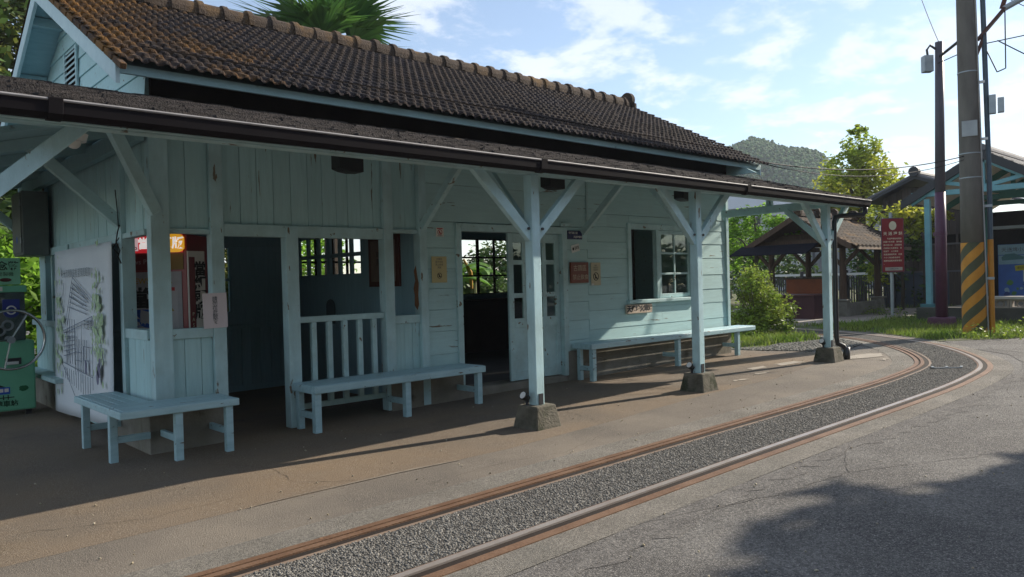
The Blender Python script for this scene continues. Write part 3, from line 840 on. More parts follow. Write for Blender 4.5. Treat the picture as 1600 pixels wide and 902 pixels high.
def slope_bar(name, x0, x1, ya, yb, top, bot, m, parent=ST, bevel=.004):
    """board following the roof slope between ya and yb: top/bot are offsets below the tile plane"""
    za, zb = zroof(ya), zroof(yb)
    return MB().hexa([(x0, ya, za - bot), (x1, ya, za - bot), (x1, yb, zb - bot), (x0, yb, zb - bot), (x0, ya, za - top), (x1, ya, za - top), (x1, yb, zb - top), (x0, yb, zb - top)]).build(name, m, parent, bevel)


BE = 2 * RYc - EY
for xa, xb in ((XL, XL + .035), (XR - .09, XR - .055)):
    slope_bar('bargeboard', xa, xb, EY + .0, RYc, .03, .20, white_blue)
    slope_bar('bargeboard', xa, xb, RYc, BE, .03, .20, white_blue)
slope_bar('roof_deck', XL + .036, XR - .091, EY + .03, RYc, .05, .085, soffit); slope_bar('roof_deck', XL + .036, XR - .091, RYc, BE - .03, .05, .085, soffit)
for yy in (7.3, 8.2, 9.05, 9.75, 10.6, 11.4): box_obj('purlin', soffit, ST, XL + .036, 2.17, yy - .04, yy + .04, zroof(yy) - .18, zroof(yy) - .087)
box_obj('eave_fascia', soffit, ST, XL + .036, XR - .091, EY - .005, EY + .025, EZ - .115, EZ - .04, bevel=.004)  # darker soffit paint puts the eave's shade into this fascia
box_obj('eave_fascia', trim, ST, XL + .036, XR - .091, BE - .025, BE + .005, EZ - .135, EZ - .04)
box_obj('eave_gap_shade', dark_in, ST, 2.2, 11.34, 6.93, 6.965, 3.052, 3.5)  # near-black strip painting in the wall's shade between canopy and eave
box_obj('gable_tie_board', white_blue, ST, 11.37, 11.80, 6.75, 6.80, 3.16, 3.3)


def tile_slope(name, x0, x1, side, m_far, m_near=None):
    """interlocking pantiles: wavy courses, each lapping the one below"""
    L = math.hypot(RYc - EY, RZ - EZ) + .06; nc = 17; cl = L / nc; p = .112; nx = int((x1 - x0) / p * 10)
    xs = np.linspace(x0, x1, nx + 1); ph = (xs - x0) / p
    wave = .015 * (np.clip(1.6 * np.sin(2 * np.pi * ph), -1, .9)) + .010
    ti = np.floor(ph).astype(int)
    Vs = []; Fs = []; base = 0; dy = (EY - RYc) / math.hypot(RYc - EY, RZ - EZ); dz = (EZ - RZ) / math.hypot(RYc - EY, RZ - EZ)
    n_y, n_z = -dz, abs(dy)
    sgn = 1 if side < 0 else -1
    for c in range(nc):
        jt = RNG.normal(0, .0022, ti.max() + 2)[ti]; js = RNG.normal(0, .005, ti.max() + 2)[ti]
        s0 = c * cl; s1 = (c + 1) * cl + .045 + js
        rows = []
        for s, hgt in ((np.full_like(xs, s0), .006 + wave * .9), (s0 * .5 + s1 * .5, .022 + wave + jt * .6), (s1, .040 + wave + jt), (s1 + .001, .016 + wave * .8 + jt)):
            y = RYc + dy * s - hgt * (-n_y) * -1 * (-1) * 0 + 0
            yy = RYc + sgn * (dy * s) * 1.0 if sgn > 0 else RYc - dy * s
            rows.append(np.c_[xs, yy - sgn * abs(dz) * hgt, RZ + dz * s + abs(dy) * hgt])
        V = np.concatenate(rows); n = len(xs)
        for r in range(3):
            a = base + r * n + np.arange(n - 1); q = np.c_[a, a + n, a + n + 1, a + 1]
            # split at tile joints so that each tile is an island of its own colour
            Fs.append(q if sgn > 0 else q[:, ::-1])
        Vs.append(V); base += len(V)
    V = np.concatenate(Vs); F = np.concatenate(Fs)
    return np_mesh(name, V, F, m_far, ST)


split = 3.42
tile_slope('roof_tiles', XL, XR, -1, tile); tile_slope('roof_tiles', XL, XR, 1, tile)
# tile ends showing along the near verge
b = MB()
for c in range(13):
    s = c / 12; y = RYc + (EY - RYc) * s; zz = RZ + (EZ - RZ) * s
    b.frame((XL - .02, y + .01, zz - .03), X_, Vector((0, -1, -SL)).normalized(), Vector((0, -SL, 1)).normalized(), .05, .22, .05)
b.build('verge_tiles', tile, ST, .006)
# ridge: half-round tiles with raised collars, and the round end tile
L_r = XR - XL - .1; n = 32
b = MB(); prof = [(-.115, -.03), (-.11, .05), (-.085, .11), (-.04, .145), (0, .155), (.04, .145), (.085, .11), (.11, .05), (.115, -.03)]
b.prism(prof, (XL, RYc, RZ + .02), Y_, Z_, X_, XR - XL - .12); rg = b.build('ridge', ridge_m, ST, .01)
for i in range(n):
    x = XL + .12 + i * (L_r / n)
    r = random.uniform(.130, .142)
    MB().prism([(r * 1.0 * math.cos(t), r * 1.22 * math.sin(t) + .005) for t in np.linspace(-.25, math.pi + .25, 11)], (x, RYc, RZ + .03 + random.uniform(-.006, .006)), Y_, Z_, X_, random.uniform(.075, .10)).build('ridge_collar', ridge_m, rg, .008)
e = MB(); e.tube([(XR - .14, RYc, RZ + .14), (XR - .04, RYc, RZ + .14)], .15, 18); e.tube([(XR - .045, RYc, RZ + .14), (XR - .02, RYc, RZ + .14)], .10, 14)
e.box(XR - .12, XR - .05, RYc - .19, RYc + .19, RZ - .04, RZ + .06); e.build('ridge_end_tile', ridge_m, ST, .01)

# --- canopy over the platform
CY0, CZ0, CY1, CZ1 = 4.88, 2.49, 6.96, 3.07; CXL, CXR = -1.2, 11.97
CS = (CZ1 - CZ0) / (CY1 - CY0)
def zc(y): return CZ0 + (y - CY0) * CS
nb = MB(); nc = 13; rowd = (CY1 - CY0 + .05) / nc
for c in range(nc):
    y0 = CY0 - .05 + c * rowd; x = CXL + random.uniform(0, .1)
    while x < CXR:
        w = random.uniform(.09, .24); x2 = min(x + w, CXR)
        dj = random.uniform(-.018, .018) - (random.random() < .08) * .03; lift = random.uniform(.0, .012)
        ya, yb = y0 + dj, y0 + rowd * 1.5
        za, zb = zc(ya) + .018 + lift, zc(yb) + .004
        sk = random.uniform(-.012, .012)
        nb.hexa([(x + .002, ya, za - .016), (x2 - .002, ya + sk, za - .016), (x2 - .002, yb, zb - .01), (x + .002, yb, zb - .01),
                 (x + .002, ya, za), (x2 - .002, ya + sk, za), (x2 - .002, yb, zb), (x + .002, yb, zb)])
        x = x2
cr = nb.build('canopy_shingles', shingle, ST)
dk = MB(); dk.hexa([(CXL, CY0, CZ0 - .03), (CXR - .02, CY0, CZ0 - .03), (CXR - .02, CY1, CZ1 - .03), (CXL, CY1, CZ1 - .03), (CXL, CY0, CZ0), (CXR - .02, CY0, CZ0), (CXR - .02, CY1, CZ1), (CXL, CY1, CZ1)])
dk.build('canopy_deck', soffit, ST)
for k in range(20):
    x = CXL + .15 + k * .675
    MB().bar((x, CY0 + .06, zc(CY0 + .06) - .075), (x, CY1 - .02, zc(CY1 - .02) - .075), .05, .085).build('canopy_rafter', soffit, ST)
box_obj('canopy_fascia', trim, ST, CXL, CXR - .03, CY0 - .012, CY0 + .014, 2.360, 2.458, bevel=.003)
box_obj('front_beam', trim, ST, CXL + .1, 11.75, 5.08, 5.18, 2.385, 2.50, bevel=.005)
box_obj('wall_ledger', trim, ST, 2.22, 11.36, 6.915, 6.96, 2.86, 2.98, bevel=.004)
g = MB(); prof = [(.0, .09), (.0, .008), (-.02, -.008), (-.06, -.008), (-.09, .018), (-.10, .085), (-.092, .085), (-.083, .02), (-.058, .0), (-.02, .0), (-.009, .014), (-.009, .09)]
gt = g.prism(prof, (CXL, CY0 - .013, 2.372), Y_, Z_, X_, 11.80 - CXL).build('gutter', gutter_m, ST)
MB().tube([(CXL, CY0 - .113, 2.462), (11.80, CY0 - .113, 2.462)], .0085, 8).build('gutter_rim_glint', gutter_rim_glint, gt)
for x in (.98, 4.78, 8.25):
    MB().prism([(.004, .10), (.004, .0), (-.02, -.016), (-.062, -.016), (-.098, .014), (-.111, .10)], (x, CY0 - .013, 2.372), Y_, Z_, X_, .075).build('gutter_joint', gutter_m, gt, .003)
# downpipe at the last post
p = MB(); p.tube([(11.72, 4.83, 2.37), (11.72, 4.83, 2.29), (11.70, 4.86, 2.255), (11.40, 5.06, 2.24), (11.30, 5.10, 2.22), (11.28, 5.11, 2.15), (11.28, 5.11, .42), (11.29, 5.10, .33), (11.36, 5.05, .29), (11.40, 5.02, .22), (11.40, 5.02, .06)], .036, 12)
dp = p.build('downpipe', black_pipe, ST, smooth=True)
MB().tube([(11.40, 5.02, .05), (11.40, 5.02, .27)], .052, 12).build('pipe_shoe', black_pipe, dp, smooth=True)
# posts, footings and braces
W = .105
for i, (px, big) in enumerate(((.54, 0), (5.0, 0), (7.68, 0), (11.05, 1))):
    gz = zg(px); py = 5.13
    po = box_obj('canopy_post', post_paint, ST, px - W / 2, px + W / 2, py - W / 2, py + W / 2, gz + .20, 2.385, bevel=.007)
    h = .215; a, t = .175, .125
    fp = MB().hexa([(px - a, py - a, gz - .05), (px + a, py - a, gz - .05), (px + a, py + a, gz - .05), (px - a, py + a, gz - .05), (px - t, py - t, gz + h), (px + t, py - t, gz + h), (px + t, py + t, gz + h), (px - t, py + t, gz + h)]).build('post_footing', footing_c, ST, .012)
    MB().box(px - .028, px + .028, py - W / 2 - .008, py - W / 2 - .001, gz + .22, gz + .32).build('strap_plate', iron, po)
    for s in (-1, 1):
        if i == 0 and s < 0: continue
        MB().bar((px + s * .03, py, 1.80), (px + s * .70, py, 2.42), .06, .095, (0, 0, 1)).build('brace', post_paint, po, .005)
        MB().tube([(px + s * .09, py - .04, 1.88), (px + s * .09, py - .055, 1.88)], .014, 8).build('bolt', iron, po)
    # cross tie to the wall and its braces
    wx = px + (.18 if big else .05)
    if big: tie = MB().bar((px, py + W / 2, 2.41), (wx, FY - .045, 2.41), .08, .115).build('cross_tie', trim, ST, .005)
    else: tie = MB().bar((px, py + W / 2, 2.44), (wx, FY - .05, 2.92), .075, .10).build('cross_tie', trim, ST, .005)
    MB().bar((px, py + .03, 1.84), (px + .02, py + .62, 2.36 if big else 2.50), .06, .085, (0, 0, 1)).build('brace', post_paint, po, .005)
    if 0 < i < 3: MB().bar((wx, FY - .05, 2.02), (wx - .01, FY - .75, 2.62), .06, .085, (0, 0, 1)).build('wall_brace', trim, ST, .005)
    if big: MB().box(wx - .08, wx + .0, 6.05, 6.13, 2.451, zc(6.05) - .09).build('king_strut', trim, tie)
# wall brackets, left end
MB().bar((2.22, FY - .035, 2.07), (1.78, FY - .16, 2.93), .07, .105).build('wall_brace', trim, ST, .005)
MB().bar((2.16, 7.77, 2.04), (1.42, 7.77, 2.72), .08, .10).build('wall_brace', trim, ST, .005)
MB().bar((2.16, 11.2, 2.0), (1.40, 11.2, 2.66), .08, .10).build('wall_brace', trim, ST, .005)
# lean-to over the left side of the building
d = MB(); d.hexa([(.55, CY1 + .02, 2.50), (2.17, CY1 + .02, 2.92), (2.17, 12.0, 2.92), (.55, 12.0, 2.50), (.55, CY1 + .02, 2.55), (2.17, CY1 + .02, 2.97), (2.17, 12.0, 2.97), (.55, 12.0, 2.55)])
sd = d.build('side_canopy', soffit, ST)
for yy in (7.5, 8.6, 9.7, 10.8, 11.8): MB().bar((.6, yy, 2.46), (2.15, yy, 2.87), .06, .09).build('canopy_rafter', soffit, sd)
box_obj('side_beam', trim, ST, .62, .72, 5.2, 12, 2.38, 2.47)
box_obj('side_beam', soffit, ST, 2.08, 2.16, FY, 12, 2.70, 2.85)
box_obj('canopy_post', post_paint, ST, .61, .72, 11.7, 11.81, 0, 2.38)

# ------------------------------------------------------- things at the station
def bench_slats(b, x0, x1, y0, y1, z, n):
    w = (y1 - y0) / n
    for k in range(n): b.box(x0, x1, y0 + k * w + .0055, y0 + (k + 1) * w - .0055, z - .024 + random.uniform(-.001, .001), z)


def leg(bt, x, y, gz, top, w=.062, d=.062):
    return box_obj('leg', bench_paint, bt, x - w / 2, x + w / 2, y - d / 2, y + d / 2, gz, top, bevel=.005)


# corner bench
bt = root('corner_bench', 'pale blue L-shaped corner bench wrapping the near front corner of the station', 'bench', (1.95, 6.6, 0))
z = .455
b = MB(); bench_slats(b, 1.775, 2.66, 6.47, 6.90, z, 5)
for k in range(4): b.box(1.775 + k * .083 + .003, 1.775 + (k + 1) * .083 - .003, 6.903, 7.85, z - .024, z)
b.build('seat', bench_paint, bt, .005)
b = MB(); b.box(1.745, 2.70, 6.445, 6.469, z - .065, z - .004); b.box(1.745, 1.774, 6.47, 7.86, z - .065, z - .004); b.box(2.661, 2.70, 6.47, 6.90, z - .065, z - .004)
b.build('apron', bench_paint, bt, .009)
gz = -.02
for x, y in ((1.80, 7.70), (1.80, 6.86), (2.20, 6.50), (2.62, 6.50)): leg(bt, x, y, gz, z - .025)
for p, q in (((1.832, 6.86), (2.09, 6.86)), ((2.20, 6.532), (2.20, 6.895)), ((2.62, 6.532), (2.62, 6.895)), ((1.832, 7.70), (2.09, 7.70))):
    MB().bar((*p, .17), (*q, .17), .035, .055).build('stretcher', bench_paint, bt, .004)


def straight_bench(lab, x0, x1, y0, y1, z, legs, stretch=.16):
    bt = root('platform_bench', lab, 'bench', ((x0 + x1) / 2, y0, zg((x0 + x1) / 2)), 'straight benches along the station front')
    b = MB(); bench_slats(b, x0, x1, y0 + .02, y1, z, 6); b.build('seat', bench_paint, bt, .005)
    b = MB(); b.box(x0 - .012, x1 + .012, y0 - .008, y0 + .018, z - .075, z - .004); b.box(x0 - .02, x0 - .001, y0 + .019, y1, z - .075, z - .004); b.box(x1 + .001, x1 + .02, y0 + .019, y1, z - .075, z - .004)
    b.build('apron', bench_paint, bt, .010)
    for i, x in enumerate(legs):
        gz = zg(x); leg(bt, x, y0 + .05, gz, z - .025, .068, .068)
        if i == 0: leg(bt, x + .0, y1 - .06, gz, z - .025, .06, .06)
        MB().bar((x, y0 + .085, gz + stretch), (x, y1 - .02, gz + stretch), .035, .06).build('stretcher', bench_paint, bt, .004)
    return bt


straight_bench('weathered pale blue slatted bench in front of the open railing', 3.46, 5.56, 6.53, 6.97, .455, (3.50, 4.53, 5.50))
straight_bench('long pale blue bench partly in the sun under the station window', 7.48, 11.58, 6.62, 6.955, .545, (7.55, 9.45, 11.1), .17)

# banner on the side wall
bn = root('wall_banner', 'tall white cloth banner with an ink drawing of a station on the side wall', 'banner', (2.08, 9.0, .05))
nU, nVv = 14, 16; V = []; F = []
for j in range(nVv + 1):
    for i in range(nU + 1):
        u = i / nU; v = j / nVv
        V.append((2.075 - .012 * math.sin(u * 5 + 1) * (1 - v), 10.0 - u * 2.24 + (1 - v) * .16 * (1 - u * .3), .03 + .07 * u + v * (1.87 - .03 - .07 * u)))
for j in range(nVv):
    for i in range(nU):
        a = j * (nU + 1) + i; F.append((a, a + 1, a + nU + 2, a + nU + 1))
m_ = MB(); m_.add(V, F); cl = m_.build('banner_cloth', mat('banner_cloth', (.66, .70, .73), (.60, .64, .68), 2, .8), bn, smooth=True)
md = cl.modifiers.new('thickness', 'SOLIDIFY'); md.thickness = .004; md.offset = -1
BX = 2.052


def bpt(u, v): return (BX, 10.0 - u * 2.1 + (1 - v) * .12, .1 + v * 1.76)


def stroke(pts, r, name, m, close=False):
    P = [bpt(*q) for q in pts]; b = MB()
    for a, c in zip(P[:-1], P[1:]): b.bar(a, c, .003, r, (1, 0, 0)) if False else b.bar(a, c, r, .003, (1, 0, 0))
    return b.build(name, m, bn)


lines = [[(.25, .52), (.42, .83), (.75, .70)], [(.30, .53), (.43, .79), (.72, .68)], [(.22, .50), (.78, .60)], [(.24, .485), (.78, .58)], [(.28, .50), (.28, .30)], [(.46, .52), (.46, .24)], [(.58, .55), (.58, .2)],
         [(.78, .6), (.78, .18)], [(.2, .3), (.78, .25)], [(.2, .28), (.45, .1), (.78, .1)], [(.28, .45), (.46, .47)], [(.35, .72), (.62, .66)], [(.38, .77), (.55, .73)], [(.33, .65), (.68, .61)], [(.62, .42), (.72, .42), (.72, .34), (.62, .34), (.62, .42)], [(.67, .42), (.67, .34)], [(.46, .38), (.58, .38)], [(.46, .33), (.58, .33)]]
lines += [[(.24 + k * .045, .27 - k * .002), (.25 + k * .044, .20 - k * .008)] for k in range(12)]
lines += [[(.40 - k * .012, .80 - k * .03), (.66 + k * .01, .72 - k * .022)] for k in range(5)] + [[(.30 + k * .05, .58 - k * .002), (.30 + k * .05, .30)] for k in range(4)] + [[(.46 + k * .03, .46), (.46 + k * .03, .26)] for k in range(8)] + [[(.22, .49 - k * .03), (.44, .50 - k * .025)] for k in range(6)]
lines += [[(.20, .62), (.24, .80)], [(.3, .47), (.36, .3)], [(.36, .47), (.3, .3)]]
b = MB()
for ln in lines:
    P = [bpt(*q) for q in ln]
    for a, c in zip(P[:-1], P[1:]): b.bar(a, c, .0065, .003, (1, 0, 0))
b.build('ink_drawing', mat('banner_ink', (.20, .24, .30), None, 8, .8), bn)
# watercolour greens and the small figure on the banner
wash_g = mat('banner_green_wash', (.30, .46, .22), (.48, .58, .42), 14, .85, island=.25); wash_p = mat('banner_purple_wash', (.20, .20, .28), (.16, .16, .24), 10, .85)
b = MB()
for k in range(260):
    side = random.random() < .62
    u = random.gauss(.87, .05) if side else random.gauss(.14, .04); v = random.gauss(.55, .13) if side else random.gauss(.5, .17)
    r = random.uniform(.008, .030); c = bpt(u, v); n = 8
    b.prism([(r * random.uniform(.6, 1.2) * math.cos(t), r * 1.5 * random.uniform(.6, 1.2) * math.sin(t)) for t in np.linspace(0, 2 * math.pi, n, False)], (c[0] - .0005 - k * .000012, c[1], c[2]), Y_, Z_, X_, .0012)
b.build('green_wash', wash_g, bn)
b = MB()
for (u, v, ru, rv) in ((.885, .30, .035, .05), (.90, .345, .022, .03), (.66, .3, .02, .05), (.865, .26, .03, .05)):
    c = bpt(u, v); b.prism([(ru * 1.6 * math.cos(t), rv * 1.5 * math.sin(t)) for t in np.linspace(0, 2 * math.pi, 12, False)], (c[0] - .003, c[1], c[2]), Y_, Z_, X_, .001)
b.build('painted_figure', wash_p, bn)
text_mesh('banner_caption', '時光流轉到這裡 望風輕輕吹', mat('banner_caption_ink', (.20, .24, .27), None, 8, .8), (BX - .002, 9.02, 1.60), -Y_, Z_, .098, bn, spacing=1.0, align='CENTER')
for v_ in range(1):
    text_mesh('banner_sign_text', '天送埤', ink_soft, bpt(.70, .545), -Y_, Z_, .11, bn, align='CENTER')

# photo machine standing inside the corner window
u = Vector((.74, -.67, 0)).normalized(); n = Vector((-u.y, u.x, 0)) * -1   # n faces the platform
n = Vector((-.67, -.74, 0)).normalized()
O = Vector((2.275, 8.145, .02))
pm = root('newspaper_photo_machine', 'red photo machine with yellow header lettering inside the corner window', 'photo booth', tuple(O))
MB().frame(O, u, -n, Z_, .635, .52, 1.93).build('cabinet', red_machine, pm, .01)
def on(uu, zz, off=.004): return O + u * uu + n * off + Z_ * zz
def panel(name, m, u0, u1, z0, z1, off=.004, par=pm, th=.006): return MB().frame(on(u0, z0, off), u, n, Z_, u1 - u0, th, z1 - z0).build(name, m, par)
hd_red = emit('lit_header_red', (.62, .02, .03), .25); hd_yel = emit('lit_header_yellow', (.85, .42, .02), .28); hd_pink = emit('lit_header_pink', (.85, .60, .64), .22); hd_white = emit('lit_header_white', (.9, .88, .85), .35)
hp = panel('header', hd_red, .0, .60, 1.75, 1.93, .004, pm, .02)
MB().prism([(0, 0), (.17, 0), (.20, .01), (.225, .035), (.225, .145), (.20, .17), (.17, .18), (0, .18)], on(.40, 1.75, .0245), u, Z_, n, .012).build('header_yellow', hd_yel, hp)
panel('header_box', hd_pink, .015, .17, 1.77, 1.895, .0245, hp, .006)
text_mesh('header_lettering', 'Photo', red_ink, on(.093, 1.80, .033), u, Z_, .058, hp, .0012, align='CENTER')
text_mesh('header_lettering', 'News Paper', ink, on(.093, 1.865, .033), u, Z_, .022, hp, align='CENTER')
text_mesh('header_lettering', '當紅', hd_white, on(.285, 1.835, .026), u, Z_, .118, hp, .004, align='CENTER')
text_mesh('header_lettering', '頭版', hd_white, on(.505, 1.835, .038), u, Z_, .118, hp, .004, align='CENTER')
panel('maroon_panel', maroon, .02, .40, 1.58, 1.74, .004); panel('gold_panel', mat('gold_panel', (.26, .15, .02), None, 3, .5), .42, .60, 1.58, 1.74, .004)
text_mesh('panel_lettering', 'News Photo', mat('dim_pink_ink', (.4, .25, .27), None, 3, .6), on(.20, 1.66, .012), u, Z_, .07, pm, align='CENTER')
ps = panel('newspaper_poster', grey_paper, .02, .58, .98, 1.56, .004)
text_mesh('poster_lettering', 'NEWSPAPER', gold_ink, on(.27, 1.47, .012), u, Z_, .078, ps, .001, align='CENTER')
panel('poster_sheet', mat('poster_white', (.52, .50, .52), None, 4, .6), .04, .54, 1.0, 1.41, .0105, ps, .002)
text_mesh('poster_lettering', '當', ink, on(.17, 1.29, .014), u, Z_, .21, ps, .009, align='CENTER'); text_mesh('poster_lettering', '紅', red_ink, on(.40, 1.29, .014), u, Z_, .23, ps, .009, align='CENTER')
text_mesh('poster_lettering', '頭', blue_ink, on(.17, 1.09, .014), u, Z_, .19, ps, .009, align='CENTER'); text_mesh('poster_lettering', '版', gold_ink, on(.40, 1.09, .014), u, Z_, .19, ps, .009, align='CENTER')
# side strip sign with vertical lettering, on the machine's right return
sd = Vector((.93, .36, 0)).normalized()
so = O + u * .655 + n * .02
MB().frame(so + Z_ * .90, sd, Vector((-sd.y, sd.x, 0)), Z_, .20, .02, .86).build('side_strip', white_paper, pm)
sn = Vector((sd.y, -sd.x, 0))
panel_o = so + sn * .004
MB().frame(panel_o + Z_ * .90 + sd * .005, sd, -sn, Z_, .07, .003, .80).build('strip_band', maroon, pm)
text_mesh('strip_lettering', '當\n紅\n頭\n版', ink, panel_o + sd * .135 + Z_ * 1.36 + sn * .002, sd, Z_, .15, pm, .005, line=.95, align='CENTER')
text_mesh('strip_lettering', 'P\nA\nS\nT', cream_ink, panel_o + sd * .04 + Z_ * 1.05 + sn * .002, sd, Z_, .05, pm, line=1.1, align='CENTER')

# souvenir coin machine with the big wheel
vm = root('coin_press_machine', 'green souvenir machine with a big chrome hand wheel beside the banner', 'machine', (1.5, 10.6, 0))
yf = 10.4
box_obj('lower_cabinet', green_paint, vm, 1.15, 1.92, yf, yf + .5, .05, .86, bevel=.02)
box_obj('upper_cabinet', mat('dim_case_interior', (.10, .12, .12), (.07, .08, .09), 12, .6), vm, 1.20, 1.84, yf + .02, yf + .45, .861, 1.42, bevel=.01)
box_obj('case_rim', green_paint, vm, 1.18, 1.86, yf, yf + .47, 1.421, 1.50, bevel=.01)
sg = box_obj('top_sign', mat('mint_sign', (.26, .56, .36), (.22, .50, .32), 3, .5), vm, 1.15, 1.81, yf + .05, yf + .075, 1.51, 1.82, bevel=.004)
text_mesh('sign_lettering', '紀念幣', mat('dark_green_ink', (.03, .07, .04), None, 3, .6), (1.63, yf + .047, 1.72), X_, Z_, .11, sg, .003, align='CENTER')
text_mesh('sign_lettering', '壓製機', mat('dark_green_ink_b', (.04, .10, .05), None, 3, .6), (1.66, yf + .047, 1.63), X_, Z_, .055, sg, align='CENTER')
MB().ball((1.66, yf + .047, 1.565), (.06, .003, .022), 14, 8).build('sign_emblem', redbrown, sg)
MB().box(1.18, 1.62, yf - .003, yf - .0005, 1.435, 1.485).build('instruction_strip', white_paper, vm)
e = MB(); e.prism([(-.085, .1), (-.085, -.03)] + [(.085 * -math.cos(t), -.03 - .085 * math.sin(t)) for t in np.linspace(.2, math.pi - .2, 8)] + [(.085, -.03), (.085, .1)], (1.70, yf + .019, 1.24), X_, Z_, -Y_, .012)
e.build('horseshoe_emblem', mat('emblem_navy', (.02, .035, .22), None, 3, .4), vm)
MB().ring((1.70, yf + .003, 1.215), Y_, .045, .008, 20, 6).build('emblem_ring', white_ink, vm)
for gx, gz_ in ((1.50, 1.05), (1.58, .98), (1.66, 1.04)): MB().ring((gx, yf + .0, gz_), Y_, .05, .014, 18, 6).build('case_gear', steel, vm)
MB().box(1.205, 1.835, yf + .012, yf + .016, .87, 1.415).build('case_glass', pane_glass, vm)
wh = MB().ring((1.66, yf - .16, .88), (0, 1, 0), .335, .016, 56, 10).build('hand_wheel', chrome, vm, smooth=True)
MB().tube([(1.66, yf + .0, .88), (1.66, yf - .2, .88)], .04, 16).build('wheel_hub', steel, wh)
for a in (1.05, 3.2, 4.5):
    MB().tube([(1.66, yf - .16, .88), (1.66 + .33 * math.cos(a), yf - .16, .88 + .33 * math.sin(a))], .011, 8).build('wheel_spoke', chrome, wh)
MB().box(1.62, 1.78, yf - .012, yf - .001, .585, .66).build('coin_tray', iron, vm, .004); MB().box(1.63, 1.75, yf - .03, yf - .0125, .588, .62).build('tray_lip', white_pl, vm)
tr_ = MB().box(1.2, 1.66, yf - .004, yf - .001, .25, .33).build('train_picture', blue_ink, vm)
b = MB()
for k in range(4): b.box(1.45 + k * .052, 1.49 + k * .052, yf - .0065, yf - .0045, .275, .315)
b.build('train_window', white_ink, tr_)
MB().hexa([(1.2, yf - .004, .331), (1.62, yf - .004, .331), (1.62, yf - .001, .331), (1.2, yf - .001, .331), (1.2, yf - .004, .36), (1.56, yf - .004, .36), (1.56, yf - .001, .36), (1.2, yf - .001, .36)]).build('train_roof', ink, tr_)
b = MB(); b.box(1.2, 1.70, yf - .004, yf - .001, .205, .215)
for k in range(8): b.box(1.32 + k * .045, 1.33 + k * .045, yf - .0045, yf - .0008, .185, .24)
b.build('track_drawing', ink, vm)
text_mesh('machine_lettering', '天送埤車站', mat('dark_teal_ink', (.015, .06, .03), None, 3, .6), (1.55, yf - .003, .135), X_, Z_, .075, vm, .002, align='CENTER')
MB().ball((1.79, yf - .003, .30), (.045, .003, .03), 10, 6, .3).build('leaf_drawing', mat('leaf_ink', (.02, .15, .06), None, 3, .6), vm)
for fx in (1.22, 1.85): box_obj('foot', iron, vm, fx - .03, fx + .03, yf + .05, yf + .11, -.02, .05)

# electrical cabinet on the side wall
ec = root('meter_cabinet', 'dark grey metal meter cabinet fixed high on the side wall above the green machine', 'cabinet', (2.05, 10.7, 1.87))
box_obj('cabinet_body', cab_grey, ec, 1.87, 2.145, 10.6, 11.15, 1.86, 2.63, bevel=.012)
dd = box_obj('cabinet_door', cab_grey, ec, 1.855, 1.869, 10.62, 11.12, 1.89, 2.60, bevel=.004)
for zz in (2.0, 2.45): MB().tube([(1.853, 10.615, zz), (1.853, 10.615, zz + .07)], .008, 8).build('hinge', steel, dd)
MB().ball((1.854, 10.85, 2.05), (.004, .03, .045), 10, 6).build('cabinet_badge', blue_ink, dd)

# notices and plates on the wall
YN = FY - .022
def plate(name, lab, cat, x0, x1, z0, z1, m, th=.004, y=YN, rot=0, bevel=0):
    t = root(name, lab, cat, ((x0 + x1) / 2, y, (z0 + z1) / 2))
    c = Vector(((x0 + x1) / 2, 0, (z0 + z1) / 2)); uu = Vector((math.cos(rot), 0, math.sin(rot))); vv = Vector((-math.sin(rot), 0, math.cos(rot)))
    w, h = (x1 - x0), (z1 - z0)
    MB().frame(Vector((0, y - th, 0)) + c - uu * w / 2 - vv * h / 2, uu, Y_, vv, w, th, h).build('face', m, t, bevel)
    return t, Vector((c.x, y - th - .001, c.z)), uu, vv


def prohib(t, c, uu, vv, r, m=ink):
    w = Y_ * -1
    MB().ring(c, Y_, r, r * .1, 24, 6).build('prohibition_ring', m, t)
    MB().bar(c - (uu - vv).normalized() * r * .95, c + (uu - vv).normalized() * r * .95, r * .18, .002, (0, 1, 0)).build('prohibition_bar', m, t)
    MB().prism([(-.35 * r, .55 * r), (.05 * r, .55 * r), (.0, -.05 * r), (.55 * r, -.35 * r), (.5 * r, -.6 * r), (-.4 * r, -.5 * r)], c, uu, vv, w, .0008).build('prohibition_symbol', m, t)


t, c, uu, vv = plate('paper_notice', 'pale pink paper notice with vertical black characters taped to a waiting room post', 'notice', 2.605, 2.825, 1.04, 1.36, paper, .003, FY - .034, .02)
text_mesh('notice_lettering', '請\n勿\n在\n此\n飲\n食', ink_soft, c + vv * .0, uu, vv, .05, t, .0006, line=.82, align='CENTER')
t, c, uu, vv = plate('no_smoking_sticker', 'small white and red prohibition sticker above the yellow notice left of the door', 'sticker', 5.265, 5.375, 1.925, 2.03, white_paper, .002)
prohib(t, c, uu, vv, .03, red_ink); MB().frame(c - uu * .04 + vv * .036, uu, Y_, vv, .08, .0006, .011).build('sticker_band', red_ink, t)
text_mesh('sticker_lettering', '禁止吸煙', ink_soft, c - vv * .042, uu, vv, .017, t, align='CENTER')
t, c, uu, vv = plate('yellow_notice', 'yellow laminated notice with prohibition symbol left of the station door', 'notice', 5.19, 5.405, 1.40, 1.70, yellow_paper, .003)
text_mesh('notice_lettering', '古蹟區\n請勿坐臥\n禁止飲食\n謝謝', ink_soft, c + vv * .07, uu, vv, .028, t, line=1.15, align='CENTER'); prohib(t, c - vv * .07, uu, vv, .03)
t, c, uu, vv = plate('pale_notice', 'narrow cream notice with a black prohibition circle right of the red wooden board', 'notice', 7.905, 8.105, 1.305, 1.62, mat('cream_paper', (.52, .46, .32), (.45, .40, .28), 4, .75), .003)
